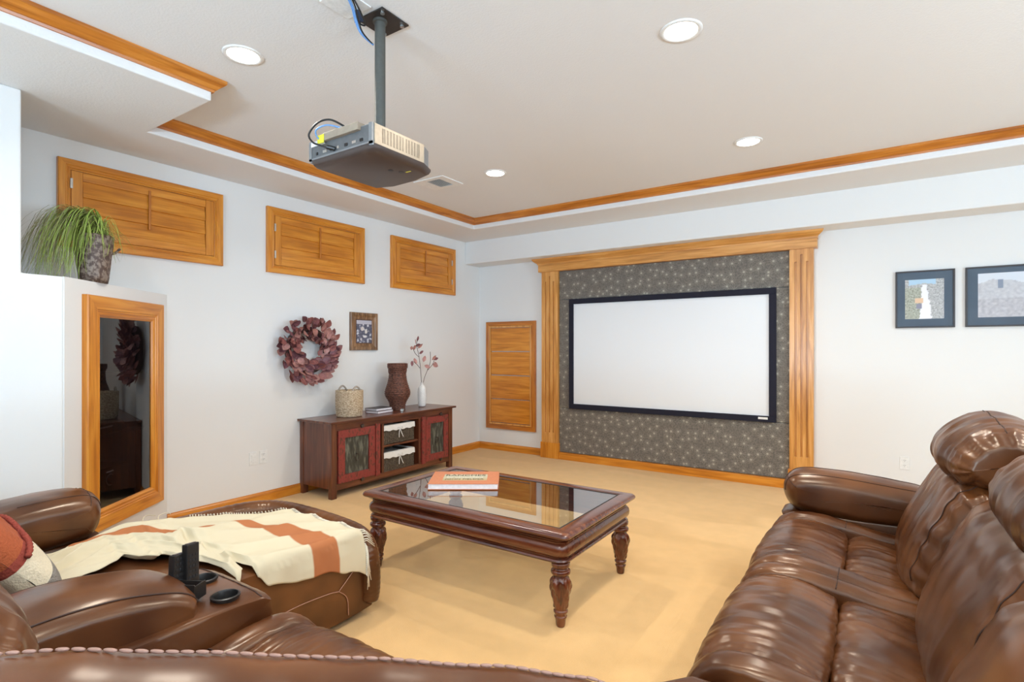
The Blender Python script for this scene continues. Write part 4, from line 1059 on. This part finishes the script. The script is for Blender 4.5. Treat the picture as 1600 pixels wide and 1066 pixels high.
# ---- remote controls in their caddy
cd = thing('remote_caddy', 'black plastic remote holder wedged in the sofa console cup holder', 'caddy', (-1.895, .888, .5740), .5)
mb = MB(); mb.box(-.05, .05, -.03, -.026, 0, .055); mb.box(-.05, .05, .026, .03, 0, .045); mb.box(-.05, -.046, -.026, .026, 0, .05); mb.box(.046, .05, -.026, .026, 0, .05); mb.box(-.05, .05, -.03, .03, 0, .003)
mb.build('holder', black_pl, cd, bevel=.002)
for lab, x, y, hgt, tl in (('taller black remote control standing upright in the sofa console', -1.965, .935, .145, .10), ('shorter black remote control in front of the taller one', -1.972, .893, .12, .06)):
    r_ = thing('remote_control', lab, 'remote', (x, y, .5765), .25, 'remote controls on the sofa console')
    r_.rotation_euler = (-.10, -tl, .35)
    MB().box(-.012, .012, -.026, .026, 0, hgt).build('body', black_pl, r_, bevel=.004)
    for k in range(5):
        for j in (-1, 0, 1): MB().box(.0122, .0135, j * .013 - .004, j * .013 + .004, .03 + k * .018, .039 + k * .018).build('button', black_mt, r_)
    MB().box(-.006, .006, -.018, .018, hgt, hgt + .0015).build('emitter_window', plain('ir_window', (.03, .01, .01), .1), r_)

# ---- corner wedge in the foreground
wd = thing('corner_wedge', 'brown leather corner seat in the foreground with whip-stitched backrest edge', 'sofa', (0, 0, 0))
U = Vector((.7071, .7071, 0)); V = Vector((-.7071, .7071, 0))    # U along the backrest, V towards the seat
WC = V * .742                                                    # closest point of the top edge line to the camera
def topz(u):   # u measured along U from WC
    pts = [(-1.05, .92), (-.8, 1.0), (-.52, 1.036), (-.40, 1.034), (-.26, 1.014), (-.03, .980), (.12, .955), (.26, .922), (.36, .865), (.50, .77), (.7, .66)]
    for (a, za), (b, zb) in zip(pts, pts[1:]):
        if a <= u <= b:
            f = (u - a) / (b - a); f = f * f * (3 - 2 * f) * .35 + f * .65; return za + (zb - za) * f
    return pts[0][1] if u < pts[0][0] else pts[-1][1]
us = [-.62 + .02 * i for i in range(58)]
sec = [(.12, -.72), (.12, -.30), (.085, -.10), (.03, -.02), (.0, .0), (-.05, .006), (-.10, -.002), (-.15, -.03), (-.185, -.10), (-.20, -.22), (-.205, -.50), (-.20, -.90)]
sec_s = spline([(a, b, 0) for a, b in sec], 5)
vs = []; fs = []; M_ = len(sec_s)
for j, u in enumerate(us):
    e = min(1, (u - us[0]) / .10, (us[-1] - u) / .12); e = math.sqrt(max(.0, 1 - (1 - e) ** 2)) if e < 1 else 1
    for i, p in enumerate(sec_s):
        v_ = (p.x + .04) * (.35 + .65 * e) - .04; z = topz(u) + p.y * 1.0 - .10 * (1 - e)
        z = max(z, .06)
        q = WC + U * u + V * v_
        d = .006 * nz3(u * 6, p.y * 5, 2) + .003 * nz3(u * 20, p.y * 8, 5)
        vs.append((q.x, q.y, z + d))
for j in range(len(us) - 1):
    for i in range(M_ - 1): fs.append((j * M_ + i, j * M_ + i + 1, (j + 1) * M_ + i + 1, (j + 1) * M_ + i))
    fs.append((j * M_ + M_ - 1, j * M_, (j + 1) * M_, (j + 1) * M_ + M_ - 1))
fs.append(tuple(range(M_))); fs.append(tuple((len(us) - 1) * M_ + i for i in range(M_)))
MB().add(vs, fs).build('backrest', leather, wd, smooth=1.2)
st = MB(); u = -.56
while u < .42:
    q0 = WC + U * (u - .0082) + V * .004; q1 = WC + U * (u + .0082) - V * .001
    z0 = topz(u - .007) + .0025 + .006 * nz3(u * 6, 0, 2); z1 = topz(u + .007) + .0045 + .006 * nz3(u * 6, 0, 2)
    a, b = Vector((q0.x, q0.y, z0)), Vector((q1.x, q1.y, z1))
    st.tube([a, a.lerp(b, .2), a.lerp(b, .5), a.lerp(b, .8), b], [.0014, .0024, .0027, .0024, .0014], 8)
    u += .0172
o = st.build('whip_stitching', plain('pinkish_tan_cord', (.30, .17, .13), .55), wd, smooth=True); o['kind'] = 'stuff'
# wedge seat
wp_ = [(-1.035, 1.10), (-1.035, .45), (-.72, .22), (-.10, .82), (.10, 1.15), (.12, 1.635), (-.44, 1.635), (-.50, 1.56), (-.95, 1.15)]
wv_ = []
for z, s_ in ((.06, .96), (.30, .98), (.40, .995), (.435, .975), (.45, .93)):
    cx, cy = -.45, 1.05
    wv_ += [(cx + (x - cx) * s_, cy + (y - cy) * s_, z) for x, y in wp_]
n = len(wp_); fs = [tuple(range(n))[::-1], tuple(range(4 * n, 5 * n))]
for j in range(4): fs += [(j * n + k, j * n + (k + 1) % n, (j + 1) * n + (k + 1) % n, (j + 1) * n + k) for k in range(n)]
MB().add(wv_, fs).build('seat_cushion', leather, wd, bevel=.012, smooth=.9)
puffy('side_backrest', BACK, .62, lambda a, b, t: plR(a - .03, b, 1.31 + t), wd, r=.085, m=36, wr=.009, wdir=(1.1, 4.2), seed=40, gather=.008, gfreq=15, k=15, seams=[('t', -.80, .12, .62)], crown=.012)

# ------------------------------------------------------------------ throw pillow
pw_ = thing('throw_pillow', 'striped orange, cream and grey knitted throw pillow leaning in the left sofa seat', 'pillow')
A_ = Vector((-2.37, .66, .455)); Ux = Vector((-.97, 0, .16)).normalized(); Wx = Vector((.0, -.63, .77)).normalized(); Nx = Ux.cross(Wx); Nx = -Nx if Nx.z < 0 else Nx
S = .44; G = 56
pm = [plain('grey_boucle', (.27, .24, .21), .9, bumpn=(110, 1, .01)), plain('cream_knit', (.78, .68, .50), .9, bumpn=(160, .7, .005)), plain('rust_knit', (.42, .095, .03), .9, bumpn=(140, .8, .005)), plain('rust_cord', (.30, .05, .03), .9, bumpn=(100, .8, .006))]
mb = MB(); vs = []
for side in (1, -1):
    for j in range(G + 1):
        for i in range(G + 1):
            u, v_ = i / G, j / G
            pu, pv = 1 - (2 * u - 1) ** 4, 1 - (2 * v_ - 1) ** 4
            hgt = .075 * (max(0, pu * pv)) ** .5
            inn = .03 * math.sin(PI * v_) if True else 0
            uu = u + (.5 - u) * .06 * math.sin(PI * v_) ; vv = v_ + (.5 - v_) * .06 * math.sin(PI * u)
            p = A_ + Ux * (S * uu) + Wx * (S * vv) + Nx * (side * hgt + .06 + .004 * nz3(u * 8, v_ * 8, side))
            vs.append(p)
fs = []; mi = []
for s_ in range(2):
    for j in range(G):
        for i in range(G):
            a = s_ * (G + 1) ** 2 + j * (G + 1) + i; fs.append((a, a + 1, a + G + 2, a + G + 1))
            v_ = j / G; mi.append(0 if v_ < .22 else 1 if v_ < .46 else 3 if v_ < .52 else 2 if v_ < .75 else 1 if v_ < .9 else 0)
mb.v = [tuple(p) for p in vs]; mb.f = fs; mb.m = mi
mb.build('cover', pm, pw_, smooth=True)
cp = []
for vv0 in (.49,):
    for i in range(61):
        u = i / 60 * .9 + .05; v_ = vv0
        pu, pv = 1 - (2 * u - 1) ** 4, 1 - (2 * v_ - 1) ** 4
        cp.append(A_ + Ux * (S * u) + Wx * (S * v_) + Nx * (.075 * (pu * pv) ** .5 + .066))
MB().tube(cp, [.009 * (1 + .3 * math.sin(i * 2.2)) for i in range(61)], 8).build('cord_trim', pm[3], pw_, smooth=True)

# ------------------------------------------------------------------ throw blanket
tb = thing('throw_blanket', 'cream and terracotta fringed throw draped over the extended footrest', 'blanket')
XR = CHX + CHW / 2 + .004; ZTOP = .462
def lerp(a, b, t): return a + (b - a) * t
def pwl(pts, x):
    for (a, ya), (b, yb) in zip(pts, pts[1:]):
        if x <= b: f = (x - a) / (b - a); f = f * f * (3 - 2 * f); return ya + (yb - ya) * f
    return pts[-1][1]
NU, NV = 170, 110
def sup(x, y):
    z = ZTOP
    if y < .95: z += (.95 - y) * .03
    if y > 1.86: z -= max(0, y - 1.86) ** 1.4 * 1.6
    if x < -3.10: z += max(0, min(.06, (-3.10 - x) * .6)) * (1 if y > 1.2 else 1)
    return z
def tpos(u, v):
    y = lerp(.76, 1.90, u) + .05 * (1 - v) * pwl([(0, 1), (.3, .6), (1, -.6)], u)
    # width along the arc: left edge to right (hanging) edge
    xl = pwl([(0, -3.02), (.15, -3.12), (.35, -3.17), (.6, -3.10), (.8, -2.96), (1, -2.80)], u)
    hang = pwl([(0, -.46), (.12, -.50), (.20, -.54), (.245, -.58), (.27, -.47), (.30, -.40), (.325, -.43), (.36, -.33), (.39, -.22), (.41, .03), (.44, -.02), (.47, -.13), (.49, .03), (.53, .08), (.66, .115), (.8, .13), (.9, .17), (1, .20)], u)
    L0 = XR - xl; Ltot = L0 + hang
    a = v * Ltot
    # the fold ridges run along the chaise; they fan out from the seat end
    ph = v * 3.6 + .8 * math.sin(u * 3.1) + .7 * nz3(u * 2.2, v * 2, 4)
    env = pwl([(0, 1), (.3, .95), (.6, .7), (1, .45)], u)
    rid = env * (.034 * (1 - abs(math.sin(ph * PI))) ** 1.3 + .022 * max(0, nz3(u * 4, v * 9, 7)) + .006 * nz3(u * 9, v * 16, 1) + .006)
    rid += .030 * math.exp(-((v - .30 - .10 * math.sin(u * 5)) / .05) ** 2) * pwl([(0, .3), (.4, 1), (.85, .7), (1, .2)], u)
    if a <= L0 - .03:
        x = xl + a; z = sup(x, y) + rid
    else:
        e = a - (L0 - .03); R_ = .03; q = e / R_
        if q < PI / 2: x = XR - .03 + (R_ + .006) * math.sin(q); z = sup(XR, y) - .03 + (R_ + .006) * math.cos(q) + rid * (1 - q / (PI / 2)) * .8
        else:
            h = e - R_ * PI / 2; x = XR + .008 + .012 * (.5 + .5 * math.sin(u * 38)) * min(1, h / .06) + .01 * nz3(u * 12, v * 4); z = sup(XR, y) - .03 - h
    return Vector((x, y, z))
vs = [tpos(i / NU, j / NV) for j in range(NV + 1) for i in range(NU + 1)]
fs = []; mi = []
def stripe(u, v):
    c = [(.16, .02), (.30, .10), (.45, .165), (.62, .19), (.72, .26), (.77, .40), (.79, .6), (.79, 1.02)]
    w_ = [.045, .05, .03, .025, .035, .045, .062, .066]
    best = 9
    for k in range(len(c) - 1):
        (a, b), (c2, d) = c[k], c[k + 1]
        L2 = (c2 - a) ** 2 + (d - b) ** 2; t = max(0, min(1, ((u - a) * (c2 - a) + (v - b) * (d - b)) / L2))
        best = min(best, math.hypot(u - a - t * (c2 - a), v - b - t * (d - b)) - lerp(w_[k], w_[k + 1], t))
    return best
for j in range(NV):
    for i in range(NU):
        a = j * (NU + 1) + i; fs.append((a, a + 1, a + NU + 2, a + NU + 1)); mi.append(0)
mb = MB(); mb.v = [tuple(p) for p in vs]; mb.f = fs; mb.m = mi
throw_m, nt, b = mat('striped_throw_cloth')
at = nt.nodes.new('ShaderNodeAttribute'); at.attribute_name = 'stripe'
rs_ = ramp(nt, at.outputs['Fac'], [(.498, (.46, .17, .07)), (.502, (.68, .60, .43))]); nt.links.new(rs_.outputs[0], b.inputs['Base Color'])
b.inputs['Roughness'].default_value = .9; b.inputs['Specular IOR Level'].default_value = .15
n_ = nt.nodes.new('ShaderNodeTexNoise'); nt.links.new(coords(nt), n_.inputs['Vector']); n_.inputs['Scale'].default_value = 500; bump(nt, b, n_.outputs[0], .3, .001)
o = mb.build('cloth', throw_m, tb, smooth=True)
fa = o.data.attributes.new('stripe', 'FLOAT', 'POINT')
for j in range(NV + 1):
    for i in range(NU + 1): fa.data[j * (NU + 1) + i].value = .5 + stripe(i / NU, j / NV)
sm = o.modifiers.new('thickness', 'SOLIDIFY'); sm.thickness = .004; sm.offset = 1
random.seed(9)
fr = MB()
for k in range(78):
    v_ = (k + .5) / 78; p = tpos(1, v_); q = tpos(.985, v_); d = (p - q).normalized()
    hangs = v_ > .80
    l = random.uniform(.06, .09)
    if hangs: pts = [p, p + Vector((.004, .012, -.02)), p + Vector((random.uniform(-.004, .012), .016 + random.uniform(-.01, .01), -l * 1.1))]
    else: pts = [p, p + Vector((random.uniform(-.006, .006), .022, -.003)), p + Vector((random.uniform(-.012, .012), l * .85, -.022 - .3 * l))]
    fr.tube(pts, [.0026, .0030, .0022], 5)
for k in range(34):    # side fringe along the far edge near the end
    u_ = .62 + .38 * k / 34; p = tpos(u_, 0)
    fr.tube([p, p + Vector((-.016, .008, .004)), p + Vector((-.03, random.uniform(-.005, .02), -.004))], [.0022, .0024, .0016], 5)
o = fr.build('fringe', plain('cream_fringe', (.82, .76, .62), .9), tb, smooth=True); o['kind'] = 'stuff'
for k in range(2):
    p = tpos(.42 + .06 * k, 0)
    MB().tube(spline([p, p + Vector((-.03, .02, .012)), p + Vector((-.05, .05 + .02 * k, .01)), p + Vector((-.045, .08, .0))], 5), .002, 5).build('tassel_cord', cream, tb, smooth=True)
